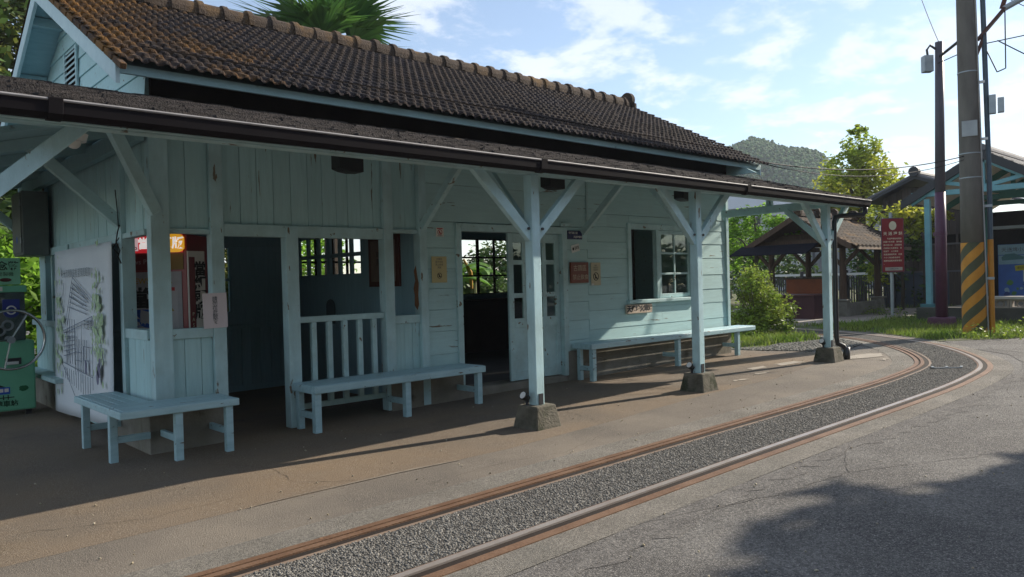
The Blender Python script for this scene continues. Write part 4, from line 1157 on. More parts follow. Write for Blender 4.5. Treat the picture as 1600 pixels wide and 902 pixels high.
text_mesh('notice_lettering', '請勿\n跨越月台\n敬請配合', ink_soft, c + vv * .085, uu, vv, .026, t, line=1.15, align='CENTER'); prohib(t, c - vv * .035, uu, vv, .052)
MB().frame(c - uu * .095 - vv * .155, uu, Y_, vv, .05, .0015, .022).build('tape', white_pl, t)
t, c, uu, vv = plate('house_number_plate', 'small navy enamel address plate right of the door head', 'plate', 7.45, 7.735, 1.935, 2.05, navy_plate, .008)
text_mesh('plate_lettering', '中興路三段', white_ink, c - uu * .125 + vv * .026, uu, vv, .036, t, .0006); text_mesh('plate_lettering', '天送埤車站', white_ink, c - uu * .03 - vv * .028, uu, vv, .034, t, .0006)
t, c, uu, vv = plate('white_tag', 'little tilted white tag under the navy address plate', 'tag', 7.52, 7.68, 1.765, 1.865, white_pl, .004, YN, .22)
text_mesh('tag_lettering', '門牌編號\n宜蘭三星', ink, c + uu * .028, uu, vv, .022, t, .0004, align='CENTER'); MB().ball(c - uu * .045, (.018, .001, .022), 10, 6).build('tag_emblem', ink, t)
t, c, uu, vv = plate('red_wooden_board', 'square red-brown wooden board with carved pale characters right of the door', 'sign', 7.475, 7.825, 1.345, 1.625, brown_board, .03, YN, 0, .004)
text_mesh('board_lettering', '古蹟區', cream_ink, c + vv * .055, uu, vv, .088, t, -.0005, align='CENTER'); text_mesh('board_lettering', '禁止飲食', cream_ink, c - vv * .065 + uu * .01, uu, vv, .078, t, -.0005, align='CENTER')
t, c, uu, vv = plate('station_name_board', 'weathered wooden plank with bold black characters below the station window', 'sign', 8.63, 9.22, .875, 1.005, plank_wood, .035, YN, .0, .005)
text_mesh('board_lettering', '天送埤火車站', ink, c, uu, vv, .103, t, .005, spacing=.92, align='CENTER')
# framed notice on the partition inside
t = root('framed_notice', 'dark red framed notice board on the inner partition beside the narrow bay', 'frame', (5.03, 7.7, 1.67))
MB().box(5.0, 5.038, 7.36, 8.0, 1.37, 1.98).build('frame', redbrown, t, .004); MB().box(4.994, 4.999, 7.42, 7.94, 1.43, 1.92).build('sheet', mat('old_poster_paper', (.20, .14, .11), (.15, .10, .08), 6, .7), t)
text_mesh('notice_lettering', '時刻表\n票價表', ink, (4.992, 7.68, 1.70), -Y_, Z_, .09, t, align='CENTER')
# box speakers hanging under the canopy
for x0, lab in ((3.46, 'black box speaker under the canopy before the waiting room'), (6.10, 'black box speaker under the canopy right of the first full post'), (8.65, 'black box speaker under the canopy near the window post')):
    t = root('box_speaker', lab, 'speaker', (x0 + .13, 6.0, 2.5), 'black box speakers under the canopy')
    zt = 2.62 if x0 < 4 else 2.63
    MB().prism([(0, 0), (.06, -.02), (.14, -.03), (.24, -.025), (.24, .17), (0, .17)], (x0, 5.95, zt - .18), X_, Z_, Y_, .16).build('speaker_case', speaker_m, t, .006)
    MB().bar((x0 + .12, 6.03, zt), (x0 + .12, 6.03, zc(6.03) - .03), .03, .03).build('hanger', iron, t)
t = root('ceiling_lamp', 'small white dome lamp fixed to the rafter above the corner bench', 'lamp', (1.5, 6.5, 2.55))
MB().tube([(1.50, 6.5, 2.60), (1.50, 6.5, 2.545)], [.10, .085], 16).build('lamp_base', white_pl, t); MB().ball((1.50, 6.5, 2.54), (.05, .05, .05), 14, 10).build('lamp_dome', white_pl, t, smooth=True)
MB().bar((1.50, 6.5, 2.60), (1.50, 6.5, zc(6.5) - .03), .05, .05).build('mount', trim, t)
for px in (5.0, 7.68, 11.05):
    gz = zg(px) + .215; c = Vector((px - .10, 5.16, gz))
    t = root('spot_lamp', {5.0: 'small black spot lamp with pale lens on the nearest post footing', 7.68: 'small black spot lamp on the middle post footing', 11.05: 'small black spot lamp on the far post footing by the downpipe'}[px], 'lamp', tuple(c), 'spot lamps on the post footings')
    MB().tube([c + Vector((.01, 0, .06)), c + Vector((-.05, .0, .10))], [.03, .042], 12).build('lamp_body', speaker_m, t)
    MB().tube([c + Vector((-.0505, .0, .1005)), c + Vector((-.054, 0, .1025))], .034, 12).build('lens', white_pl, t)
    MB().bar(c, c + Vector((.005, 0, .06)), .02, .02).build('bracket', iron, t)
# loose wire at the left corner
b = MB(); b.tube([(2.14, 7.72, 2.02), (2.12, 7.72, 1.95), (2.10, 7.70, 1.86), (2.13, 7.70, 1.78), (2.11, 7.69, 1.72), (2.14, 7.71, 1.66)], .006, 6); b.tube([(2.13, 7.71, 1.90), (2.07, 7.70, 1.80), (2.12, 7.69, 1.74)], .005, 6); b.tube([(2.12, 7.75, 2.35), (2.13, 7.73, 2.1), (2.13, 7.72, 2.0)], .005, 6)
tag(b.build('tangled_wire', ink), 'tangle of thin black wires hanging at the side wall bracket', 'wire')
# office furniture seen through the door
t = root('office_desk', 'dark wooden desk inside the office door under the back window', 'desk', (7.5, 9.8, .1))
box_obj('desk_top', dark_in, t, 6.6, 10.6, 10.6, 11.5, 1.02, 1.06); box_obj('desk_body', dark_in, t, 6.7, 10.5, 10.7, 11.4, .11, 1.02); box_obj('desk_hutch', dark_in, t, 6.7, 8.75, 11.0, 11.5, 1.061, 1.28)

# =============================================================== BACKGROUND
def leaves(blobs, size, m, name='crown', parent=None, clump=.35, per=26, flat=.5):
    """leaf-sized rhombs in clumps scattered through ellipsoids (c, r, n)"""
    C = []
    for c, r, n in blobs:
        k = max(n // per, 1)
        d = RNG.normal(size=(k, 3)); d /= np.linalg.norm(d, axis=1)[:, None]
        rad = RNG.random(k) ** .38
        cc = np.array(c) + d * rad[:, None] * np.array(r)
        q = np.repeat(cc, per, 0) + RNG.normal(0, clump, (k * per, 3)) * np.mean(r) * .5
        C.append(q)
    C = np.concatenate(C); n = len(C)
    a = RNG.normal(size=(n, 3)); a[:, 2] *= flat; a /= np.linalg.norm(a, axis=1)[:, None]
    b = RNG.normal(size=(n, 3)); b -= (a * b).sum(1)[:, None] * a; b /= np.linalg.norm(b, axis=1)[:, None]
    s = size * RNG.uniform(.6, 1.4, (n, 1))
    V = np.stack([C - a * s, C + b * s * .42, C + a * s, C - b * s * .42], 1).reshape(-1, 3)
    F = np.arange(n * 4).reshape(-1, 4)
    return np_mesh(name, V, F, m, parent)


def trunk(parent, base, top, r, limbs=(), name='trunk'):
    b = MB(); base = Vector(base); top = Vector(top)
    P = [base.lerp(top, t) + Vector((random.uniform(-.05, .05), random.uniform(-.05, .05), 0)) * (t > 0) for t in (0, .25, .5, .75, 1)]
    b.tube(P, [r * 1.25, r, r * .85, r * .65, r * .35], 9)
    for t, e in limbs:
        s = base.lerp(top, t); e = Vector(e); md = s.lerp(e, .5) + Vector((0, 0, .12 * (e - s).length))
        b.tube([s, md, e], [r * .5, r * .35, r * .12], 7)
    return b.build(name, bark, parent, smooth=True)


def tree(name, lab, cat, base, h, r, m, blobs, size, limbs=(), group=None, per=26, clump=.35, flat=.5):
    t = root(name, lab, cat, base, group)
    trunk(t, base, (base[0], base[1], base[2] + h), r, limbs)
    leaves(blobs, size, m, 'crown', t, clump, per, flat)
    return t


# tall yellow-green tree
B = Vector((30.6, 12.8, .1))
bl = []
for dx, dy, z, rr, n in ((0, 0, 6.2, .75, 700), (.2, -.5, 5.4, .9, 900), (-.2, .5, 5.5, .9, 900), (0, .9, 4.6, 1.0, 1100), (.3, -1.0, 4.5, 1.0, 1100), (.1, 0, 4.7, 1.0, 1000), (0, 1.6, 3.7, 1.0, 1100), (.3, -1.5, 3.7, .9, 1000), (0, .3, 3.6, 1.1, 1100), (-.6, .9, 3.0, .9, 800), (0, 2.0, 3.2, .8, 700), (0, -1.9, 3.1, .7, 600), (0, 0, 6.85, .35, 220)):
    bl.append(((B.x + dx, B.y + dy, z), (rr, rr, rr * .8), n))
tree('broadleaf_tree', 'tall yellow-green tree rising behind the tiled pavilion', 'tree', tuple(B), 6.2, .16, leaf_yellow, bl, .10, [(.4, (30.6, 14.2, 4.2)), (.4, (30.9, 11.3, 4.2)), (.6, (30.5, 13.6, 5.4)), (.6, (30.8, 12.2, 5.5))], None, 20, .3)
# low branches hanging beside the red sign
t = root('leafy_sapling', 'thin sapling with sprays of bright leaves between the pavilion and the red sign', 'tree', (26.0, 9.6, .11))
trunk(t, (26.0, 9.6, .1), (26, 9.7, 3.3), .05, [(.5, (25.9, 9.2, 2.4)), (.6, (26, 10.4, 2.6)), (.3, (25.8, 10.0, 1.4))])
leaves([((26, 9.5, 3.2), (.6, .8, .35), 700), ((25.9, 9.0, 2.7), (.5, .5, .3), 400), ((25.8, 10.2, 1.5), (.5, .6, .5), 500), ((26, 8.6, 3.1), (.4, .5, .2), 260)], .085, leaf_yellow, 'crown', t, .3, 16)
# bright feathery tree left of the pavilion
B = Vector((22.0, 12.5, .1)); bl = []
for dx, dy, z, rr, n in ((0, 0, 3.3, .55, 800), (.2, -.6, 3.0, .5, 700), (-.2, .5, 3.05, .55, 800), (0, .9, 2.7, .5, 700), (.2, -.9, 2.6, .5, 700), (0, 0, 2.7, .6, 800), (0, .6, 2.2, .5, 700), (.1, -.4, 2.15, .5, 600), (0, 1.2, 2.2, .5, 500), (0, 1.0, 1.7, .45, 450), (0, .2, 1.8, .4, 400)):
    bl.append(((B.x + dx, B.y + dy, z), (rr, rr, rr * .42), n))
tree('feathery_tree', 'bright green feathery tree just past the station corner, left of the pavilion', 'tree', tuple(B), 3.2, .07, leaf_bright, bl, .055, [(.5, (22, 13.3, 2.8)), (.5, (22.1, 11.8, 2.8)), (.35, (22, 13.0, 2.1))], None, 30, .3, .25)
# bush at the corner
B = Vector((14.9, 8.45, .1)); bl = []
for k in range(16):
    a = random.uniform(0, 6.28); q = random.uniform(0, .55); z = random.uniform(.25, 1.25)
    bl.append(((B.x + q * math.cos(a), B.y + q * math.sin(a), .1 + z), (.28, .28, .25), 640))
t = root('corner_bush', 'rounded yellow-green bush at the far corner of the station beside the bench end', 'bush', tuple(B))
b = MB()
for k in range(14):
    a = random.uniform(0, 6.28); q = random.uniform(.2, .6); b.tube([(B.x + .05 * math.cos(a), B.y + .05 * math.sin(a), .09), (B.x + q * .5 * math.cos(a), B.y + q * .5 * math.sin(a), .6), (B.x + q * math.cos(a), B.y + q * math.sin(a), 1.2)], [.014, .01, .004], 6)
b.build('stems', bark, t); leaves(bl, .036, leaf_bush, 'crown', t, .42, 24)
t = root('hanging_shrub', 'loose leafy shoots at the right foot of the corner bush', 'shrub', (15.6, 7.75, .1))
leaves([((15.2, 7.95, .55), (.16, .16, .4), 320), ((15.0, 8.0, .3), (.3, .25, .16), 300), ((14.2, 8.2, .22), (.6, .4, .16), 600)], .04, leaf_bush, 'crown', t, .4, 16); MB().tube([(15.2, 7.95, .1), (15.2, 7.95, .9)], [.012, .005], 6).build('stems', bark, t)

# trees behind the station on the left
for i, (bx, by, hh, rr, lab, m) in enumerate(((1.2, 17.5, 6.5, 2.3, 'dark broadleaf tree behind the gable at the left edge', leaf_dark), (2.6, 20.5, 9.0, 2.6, 'taller dark tree farther back at the left edge', leaf_dark), (.6, 14.6, 3.0, 1.5, 'low sunlit tree seen under the left brace', leaf_mid), (2.3, 14.2, 2.0, 1.1, 'small bright shrub seen past the green machine', leaf_bright))):
    bl = []
    for k in range(11):
        d = Vector((random.gauss(0, 1), random.gauss(0, 1), random.gauss(0, .8))); d.normalize()
        bl.append(((bx + d.x * rr * .62, by + d.y * rr * .62, hh * .62 + d.z * hh * .36), (rr * .5, rr * .5, rr * .42), 1000 if rr > 2 else 600))
    tree('broadleaf_tree' if hh > 2.5 else 'garden_shrub', lab, 'tree' if hh > 2.5 else 'shrub', (bx, by, 0), hh * .8, .05 * rr, m, bl, .15 if hh > 4 else .08, [(.5, (bx + rr * .5, by, hh * .7)), (.5, (bx - rr * .5, by + .4, hh * .7))], None, 22, .4)
tb = (3.3, 20.6, 0); bl = [((3.3 + dx, 20.6 + .3 * dx, zz), (1.0, 1.0, .9), 700) for zz in (3.4, 4.8, 6.2, 7.6, 9.0) for dx in (-1.9, -.7, .5)]
tree('broadleaf_tree', 'tall leafy tree whose crown fills the top left corner beside the gable', 'tree', tb, 8, .2, leaf_mid, bl, .13, [(.5, (2, 20.4, 6)), (.6, (4, 20.8, 7.4))], None, 20, .45)
# greenery behind the station seen through its windows
for i, (bx, by, hh, rr, lab, m) in enumerate(((6.9, 17.0, 3.3, 1.6, 'round green shrub behind the ticket window', leaf_mid), (9.2, 18.5, 3.6, 1.8, 'wide green shrub behind the waiting room windows', leaf_bright), (4.9, 13.2, 2.6, 1.0, 'leafy shrub behind the slit of the waiting room back window', leaf_mid), (14.0, 16.0, 3.4, 1.7, 'large shrub behind the office back window', leaf_dark), (12.0, 14.8, 2.4, 1.0, 'dark low shrub behind the banana plants', leaf_dark))):
    bl = []
    for k in range(10):
        d = Vector((random.gauss(0, 1), random.gauss(0, 1), random.gauss(0, .8))); d.normalize()
        bl.append(((bx + d.x * rr * .6, by + d.y * rr * .6, hh * .5 + d.z * hh * .36), (rr * .5, rr * .5, rr * .45), 330))
    tree('garden_shrub', lab, 'shrub', (bx, by, 0), hh * .7, .05, m, bl, .09, [], 'shrubs behind the station', 22, .4)


def banana(lab, base, h, seed, dry=False):
    rs = random.Random(seed); t = root('banana_plant', lab, 'plant', base, 'banana plants behind the station')
    b = MB(); b.tube([base, (base[0], base[1], h * .55), (base[0] + .03, base[1], h * .75)], [.10, .08, .05], 9); b.build('stem', mat('banana_stem', (.14, .17, .06), (.1, .1, .05), 5, .7), t)
    for k in range(9):
        a = rs.uniform(0, 6.28); L = rs.uniform(.9, 1.5); up = rs.uniform(.5, 1.1); V = []; F = []; n = 9
        for i in range(n + 1):
            s = i / n; rad = L * s * .75; z = h * .72 + up * s * 1.0 - s * s * up * .9; w = .17 * math.sin(math.pi * min(s * .93 + .07, 1)) ** .7
            x, y = base[0] + rad * math.cos(a), base[1] + rad * math.sin(a); nx, ny = -math.sin(a), math.cos(a)
            V += [(x + nx * w, y + ny * w, z - .05), (x, y, z), (x - nx * w, y - ny * w, z - .05)]
        for i in range(n):
            q = i * 3; F += [(q, q + 1, q + 4, q + 3), (q + 1, q + 2, q + 5, q + 4)]
        MB().add(V, F).build('leaf', banana_leaf, t)
    if dry: MB().tube([(base[0] + .1, base[1] - .15, 1.9), (base[0] + .2, base[1] - .25, 1.6), (base[0] + .22, base[1] - .26, 1.25)], [.02, .05, .03], 8).build('dry_leaf', mat('dry_banana_leaf', (.45, .24, .05), None, 4, .8), t)


banana('tall banana plant with broad bright leaves behind the office window', (10.4, 13.1, 0), 2.2, 3, True)
banana('banana plant leaning left behind the office window', (10.0, 12.9, 0), 1.7, 5)
banana('smaller banana plant at the right behind the office window', (11.3, 13.6, 0), 2.0, 9)

# palm behind the ridge
t = root('fan_palm', 'palm crown with spiky fans showing above the station ridge', 'palm', (7.9, 14.0, 0))
MB().tube([(7.9, 14, 0), (7.92, 14, 3), (7.9, 14, 6.05)], [.2, .16, .13], 10).build('trunk', bark, t)
Vs, Fs = [], []
rs = random.Random(11)
fans = [(2.75, .55, 1.45), (3.05, .12, 1.45), (2.45, 1.0, 1.4), (-.72, .50, 1.35), (-.55, .10, 1.35), (-1.0, .95, 1.45), (1.2, 1.1, 1.3), (-2.3, .7, 1.2), (-.2, .8, 1.2), (2.1, .5, 1.2), (2.9, .85, 1.4), (-.85, .75, 1.4), (.3, 1.2, 1.4), (-1.6, 1.1, 1.3), (-.45, .62, 1.3)]
_unused = [(-2.6, .35, 1.5), (-2.25, .75, 1.55), (-1.75, 1.05, 1.55), (-1.35, 1.2, 1.6), (2.7, .75, 1.5), (.1, .42, 1.45), (.45, .75, 1.5), (-.35, .12, 1.4), (.75, 1.1, 1.5), (1.6, 1.15, 1.5), (3.0, .2, 1.4), (-.7, .8, 1.45), (-1.0, 1.0, 1.5), (3.6, .45, 1.4), (-.15, .62, 1.35), (-2.9, .1, 1.2), (2.2, 1.0, 1.5), (1.1, .6, 1.4)]
for az, el, L in fans:
    az += rs.uniform(-.15, .15)
    ax = Vector((math.cos(az) * math.cos(el), math.sin(az) * math.cos(el), math.sin(el)))
    sdv = ax.cross(Z_).normalized(); upv = sdv.cross(ax)
    c0 = Vector((7.9, 14, 6.05)); L *= 1.3; c1 = c0 + ax * L * .35
    MB_ = [c0, c1]
    for k in range(25):
        th = (k - 12) / 12 * 1.2
        d = (ax * math.cos(th) + sdv * math.sin(th)).normalized()
        ln = L * .9 * (1 - .25 * abs(th) / 1.15) * rs.uniform(.9, 1.08)
        w = d.cross(upv).normalized() * .040
        m1 = c1 + d * ln * .5 + upv * .03; e = c1 + d * ln - Z_ * ln * rs.uniform(.10, .26)
        bi = len(Vs)
        Vs += [c1 - w * .3, c1 + w * .3, m1 + w, m1 - w, e + w * .1, e - w * .1]
        Fs += [(bi, bi + 1, bi + 2, bi + 3), (bi + 3, bi + 2, bi + 4, bi + 5)]
np_mesh('fans', np.array([tuple(v) for v in Vs]), np.array(Fs), palm_leaf, t)
b = MB()
for az, el, L in fans:
    ax = Vector((math.cos(az) * math.cos(el), math.sin(az) * math.cos(el), math.sin(el))); b.tube([Vector((7.9, 14, 6.0)), Vector((7.9, 14, 6.05)) + ax * L * .38], [.03, .018], 6)
b.build('leaf_stalks', mat('palm_stalk', (.12, .2, .05), None, 4, .5), t)
MB().tube([(7.95, 13.9, 6.0), (7.97, 13.88, 6.6), (7.95, 13.9, 7.6)], [.06, .09, .03], 8).build('spear_leaf', mat('spear_leaf', (.17, .25, .11), (.13, .2, .09), 6, .5, (8, 8, .5)), t)

# --- tiled pavilion
PV = root('tiled_pavilion', 'small open pavilion with brown tiled gable roof and timber posts past the station', 'pavilion', (22.8, 10.65, .11))
g0 = .11; PX0, PX1, PYL, PYR, PE, PRZ = 20.9, 25.1, 12.3, 9.0, 2.12, 3.02; PYC = (PYL + PYR) / 2
for x in (21.8, 24.2):
    for y in (9.65, 11.85):
        MB().tube([(x, y, .6), (x, y, 2.1)], [.10, .085], 10).build('post', pav_wood, PV)
        MB().hexa([(x - .17, y - .17, 0), (x + .17, y - .17, 0), (x + .17, y + .17, 0), (x - .17, y + .17, 0), (x - .14, y - .14, .6), (x + .14, y - .14, .6), (x + .14, y + .14, .6), (x - .14, y + .14, .6)]).build('post_footing', concrete, PV, .015)
        MB().box(x - .19, x + .19, y - .19, y + .19, .56, .62).build('footing_cap', concrete, PV, .02)
        for s in (-1, 1): MB().bar((x, y, 1.55), (x, y + s * .5, 2.08), .09, .09).build('brace', pav_wood, PV)
box_obj('planter_wall', concrete, PV, 22.0, 24.0, 9.58, 9.72, .0, .5, bevel=.01)
for y in (9.65, 11.85): box_obj('plate_beam', pav_wood, PV, 21.1, 24.9, y - .07, y + .07, 2.08, 2.22)
for x in (21.4, 21.8, 24.2): box_obj('tie_beam', pav_wood, PV, x - .06, x + .06, 9.3, 12.1, 2.221, 2.36)
for s in (1, -1):
    yl = PYR if s < 0 else PYL; sl = (PRZ - PE) / (PYL - PYC); nx = 64; xs = np.linspace(PX0, PX1, nx + 1); V = []; F = []; base = 0; nc = 9
    for c in range(nc):
        d0, d1 = c / nc, (c + 1.25) / nc
        for d, h in ((d0, .03), (d1, .07), (d1, .03)):
            yy = PYC + (yl - PYC) * d; zz = PRZ + (PE - PRZ) * d + h
            for i, x in enumerate(xs): V.append((x, yy, zz + .022 * math.sin(i * 2 * math.pi / 4)))
        for r in range(2):
            a = base + r * (nx + 1)
            for i in range(nx): F.append((a + i, a + i + 1, a + i + nx + 2, a + i + nx + 1))
        base = len(V)
    np_mesh('roof_tiles', np.array(V), np.array(F), pav_tile, PV)
    MB().hexa([(PX0, PYC, PRZ - .02), (PX1, PYC, PRZ - .02), (PX1, yl, PE - .02), (PX0, yl, PE - .02), (PX0, PYC, PRZ + .02), (PX1, PYC, PRZ + .02), (PX1, yl, PE + .02), (PX0, yl, PE + .02)]).build('roof_deck', pav_wood, PV)
    MB().hexa([(PX0 - .04, PYC, PRZ - .12), (PX0, PYC, PRZ - .12), (PX0, yl, PE - .12), (PX0 - .04, yl, PE - .12), (PX0 - .04, PYC, PRZ + .05), (PX0, PYC, PRZ + .05), (PX0, yl, PE + .05), (PX0 - .04, yl, PE + .05)]).build('bargeboard', pav_wood, PV)
box_obj('eave_fascia', mat('pale_fascia', (.40, .31, .24), (.3, .23, .18), 4, .7), PV, PX0 + .4, PX1, PYR - .03, PYR - .0, PE - .1, PE + .0)
b = MB(); b.prism([(.14 * math.cos(t), .2 * math.sin(t)) for t in np.linspace(0, math.pi, 9)], (PX0 + .1, PYC, PRZ + .03), Y_, Z_, X_, PX1 - PX0 - .2); b.build('ridge', pav_tile, PV)
for x in (PX0 + .1, 22.2, 23.4, PX1 - .2): MB().tube([(x - .06, PYC, PRZ + .16), (x + .06, PYC, PRZ + .16)], .2, 12).build('ridge_ornament', pav_tile, PV)
MB().hexa([(20.2, 9.95, 1.93), (20.95, 9.95, 2.2), (20.95, 12.35, 2.2), (20.2, 12.35, 1.93), (20.2, 9.95, 1.96), (20.95, 9.95, 2.24), (20.95, 12.35, 2.24), (20.2, 12.35, 1.96)]).build('awning', mat('navy_awning_shaded', (.010, .011, .018), (.008, .009, .014), 3, .9, spec=.05), PV)  # navy taken near black to paint in the shadow under the gable
box_obj('gable_infill', pav_wood, PV, 21.75, 21.8, 9.7, 11.8, 2.361, 2.55)
t = root('market_counter', 'dark maroon wooden counter under the navy awning of the pavilion', 'counter', (20.5, 10.5, .11))
box_obj('counter_body', mat('maroon_counter', (.06, .018, .022), (.045, .013, .018), 3, .6), t, 20.15, 20.95, 9.72, 11.4, .08, .76, bevel=.01); box_obj('counter_top', mat('counter_top', (.09, .035, .035), None, 3, .5), t, 20.1, 21.0, 9.68, 11.45, .761, .80, bevel=.006)
t = root('back_counter', 'orange-brown counter farther back inside the pavilion', 'counter', (23.0, 10.9, .11))
box_obj('counter_body', mat('orange_counter', (.28, .07, .02), (.2, .05, .018), 3, .5), t, 22.6, 23.4, 10.6, 11.8, .1, 1.2); box_obj('counter_top', pav_wood, t, 22.55, 23.45, 10.55, 11.85, 1.201, 1.25)
t = root('picket_fence', 'dark picket fence with white rail behind the pavilion', 'fence', (28, 13, .1))
b = MB()
for k in range(60): b.box(27.0, 27.04, 10.2 + k * .085, 10.24 + k * .085, .1, 1.25)
b.build('pickets', iron, t); box_obj('rail', white_pl, t, 26.96, 26.995, 10.1, 15.4, 1.28, 1.36); 
for y in (10.2, 11.8, 13.4, 15.0): box_obj('fence_post', iron, t, 26.95, 27.09, y, y + .12, .1, 1.45)
# hedge masses behind pavilion
for bx, by, hh, lab in ((30, 16.8, 3.0, 'dark hedge tree behind the picket fence'), (29.5, 11.0, 2.2, 'dark shrub between the fence and the wooden building'), (36, 22, 4.5, 'distant round tree beyond the fence')):
    bl = []
    for k in range(12):
        d = Vector((random.gauss(0, 1), random.gauss(0, 1), random.gauss(0, .8))); d.normalize()
        bl.append(((bx + d.x * .9, by + d.y * 1.7, hh * .5 + d.z * hh * .33), (.9, 1.0, .8), 260))
    tree('broadleaf_tree', lab, 'tree', (bx, by, .1), hh * .7, .08, leaf_dark, bl, .11, [], None, 22, .4)

# --- red information sign
t = root('information_sign', 'tall dark red information board with pale emblem and text on a steel post', 'sign', (20.8, 7.93, .11))
MB().tube([(20.88, 7.96, .05), (20.88, 7.96, 2.92)], .042, 12).build('sign_post', steel, t)
su = Vector((.70, -.714, 0)); sn = Vector((-.714, -.70, 0)); so = Vector((20.84, 7.92, 0)) + sn * .05
def sp(a, z): return so + su * a + Z_ * z
MB().frame(sp(-.29, 1.35), su, -sn, Z_, .58, .03, 1.42).build('sign_frame', mat('sign_edge', (.10, .06, .08), None, 3, .5), t, .006)
MB().frame(sp(-.272, 1.37) + sn * .004, su, -sn, Z_, .544, .004, 1.38).build('sign_face', sign_red, t)
MB().prism([(.095 * math.cos(q), .115 * math.sin(q)) for q in np.linspace(0, 2 * math.pi, 20, False)], sp(0, 2.57) + sn * .006, su, Z_, sn, .002).build('sign_emblem', cream_ink, t)
text_mesh('sign_title', '天 送 埤 站', cream_ink, sp(0, 2.36) + sn * .006, su, Z_, .098, t, .002, align='CENTER', spacing=1.05)
body = '　　天送埤車站始建於\n民國十年林場　運材鐵\n路中途小站　沿線最具\n代表性之木造車站　曾\n供旅客　人行乘車　\n與貨運裝卸所用　民國\n六十八年停駛後保存　\n後經社區整修重新開放\n。'
text_mesh('sign_text', body, cream_ink, sp(-.245, 1.90) + sn * .006, su, Z_, .047, t, .0006, line=1.75)
MB().frame(sp(-.21, 1.40) + sn * .006, su, -sn, Z_, .44, .002, .085).build('sign_footer', mat('footer_plate', (.38, .35, .30), None, 3, .5), t)
text_mesh('sign_footer_text', '三星鄉公所製', ink_soft, sp(0, 1.442) + sn * .0085, su, Z_, .045, t, align='CENTER')

# --- poles
t = root('purple_pole', 'slim purple lamp pole with a small grey box near its top', 'pole', (18.4, 5.98, .11))
MB().tube([(18.42, 5.98, .3), (18.43, 5.97, 2.1), (18.44, 5.965, 3.1)], [.122, .115, .108], 16).build('shaft', purple, t, smooth=True); MB().tube([(18.44, 5.965, 3.101), (18.5, 5.94, 6.42)], [.104, .085], 16).build('upper_shaft', mat('slate_pole_paint', (.085, .075, .095), (.06, .06, .075), 2, .5), t, smooth=True)
MB().tube([(18.42, 5.98, 2.14), (18.42, 5.98, 2.22)], .135, 16).build('collar', purple, t)
MB().hexa([(18.17, 5.73, .0), (18.67, 5.73, 0), (18.67, 6.23, 0), (18.17, 6.23, 0), (18.2, 5.76, .34), (18.64, 5.76, .34), (18.64, 6.2, .34), (18.2, 6.2, .34)]).build('base_block', mat('purple_base', (.09, .03, .065), (.07, .025, .05), 4, .6), t, .02)
cu_ = Vector((.69, -.72, 0))
MB().frame(Vector((18.46, 5.92, 5.78)) - cu_ * .33, cu_, Vector((.72, .69, 0)), Z_, .20, .18, .36).build('junction_box', steel, t, .01)
MB().tube([Vector((18.5, 5.94, 6.25)) + cu_ * -.05, Vector((18.5, 5.94, 6.36)) + cu_ * -.2, Vector((18.5, 5.94, 6.26)) + cu_ * -.27, Vector((18.5, 5.94, 6.1)) + cu_ * -.25], .025, 8).build('conduit', iron, t)

cp = root('concrete_pole', 'thick concrete utility pole with faded orange and olive diagonal bands', 'utility pole', (16.66, 4.82, .1))
base = Vector((16.70, 4.82, .05)); top = Vector((16.70, 4.90, 9.5))
def pc(z): return base.lerp(top, (z - .05) / 9.45)
def pr_(z): return .225 - .009 * z
MB().tube([pc(z) for z in (1.9, 3, 4.5, 6, 7.5, 9.5)], [pr_(z) for z in (1.9, 3, 4.5, 6, 7.5, 9.5)], 28).build('shaft', pole_c, cp, smooth=True)
# diagonal bands: each a helical strip of the wrap on the lower shaft
nb_, nz_ = 48, 40
for band, m_ in ((0, hz_yellow), (1, hz_green)):
    V = []; F = []
    for j in range(nz_ + 1):
        z = .02 + (1.9 - .02) * j / nz_
        for i in range(nb_ + 1):
            a = 2 * math.pi * i / nb_; c = pc(z); r = pr_(z) + .004
            V.append((c.x + r * math.cos(a), c.y + r * math.sin(a), z))
    # choose by helical phase with sub-cells following the spiral
    V = []; F = []
    turns = 4; hw = .5; pitch = 2 * math.pi * .215 * .95
    nst = 3
    for s in range(-6, 7):
        for k in range(nb_):
            for q in range(6):
                def P(a_i, fr):
                    a = 2 * math.pi * a_i / nb_
                    z = .02 + (s + (band + fr) * .5) * (pitch / nst) + (a / (2 * math.pi)) * pitch
                    z = min(max(z, .02), 1.9)
                    c = pc(z); r = pr_(z) + .004
                    return (c.x + r * math.cos(a + 2.2), c.y + r * math.sin(a + 2.2), z)
                A = [P(k, q / 6), P(k + 1, q / 6), P(k + 1, (q + 1) / 6), P(k, (q + 1) / 6)]
                if max(p[2] for p in A) - min(p[2] for p in A) < 1e-4 or A[0][2] == A[3][2] and A[1][2] == A[2][2]: continue
                bi = len(V); V += A; F.append((bi, bi + 1, bi + 2, bi + 3))
    MB().add(V, F).build('hazard_band', m_, cp)
vd = Vector((-.96, -.28, 0)).normalized(); sdx = Vector((.28, -.96, 0)).normalized()
pl = pc(3.95) + vd * (pr_(3.95) - .02); MB().frame(pl - sdx * .13, sdx, vd, Z_, .26, .03, .30).build('number_plate', mat('grey_plate', (.36, .38, .39), None, 4, .5), cp, .004)
for z in (3.62, 3.15, 5.2): MB().tube([pc(z), pc(z + .02)], pr_(z) + .008, 24).build('steel_strap', steel, cp)
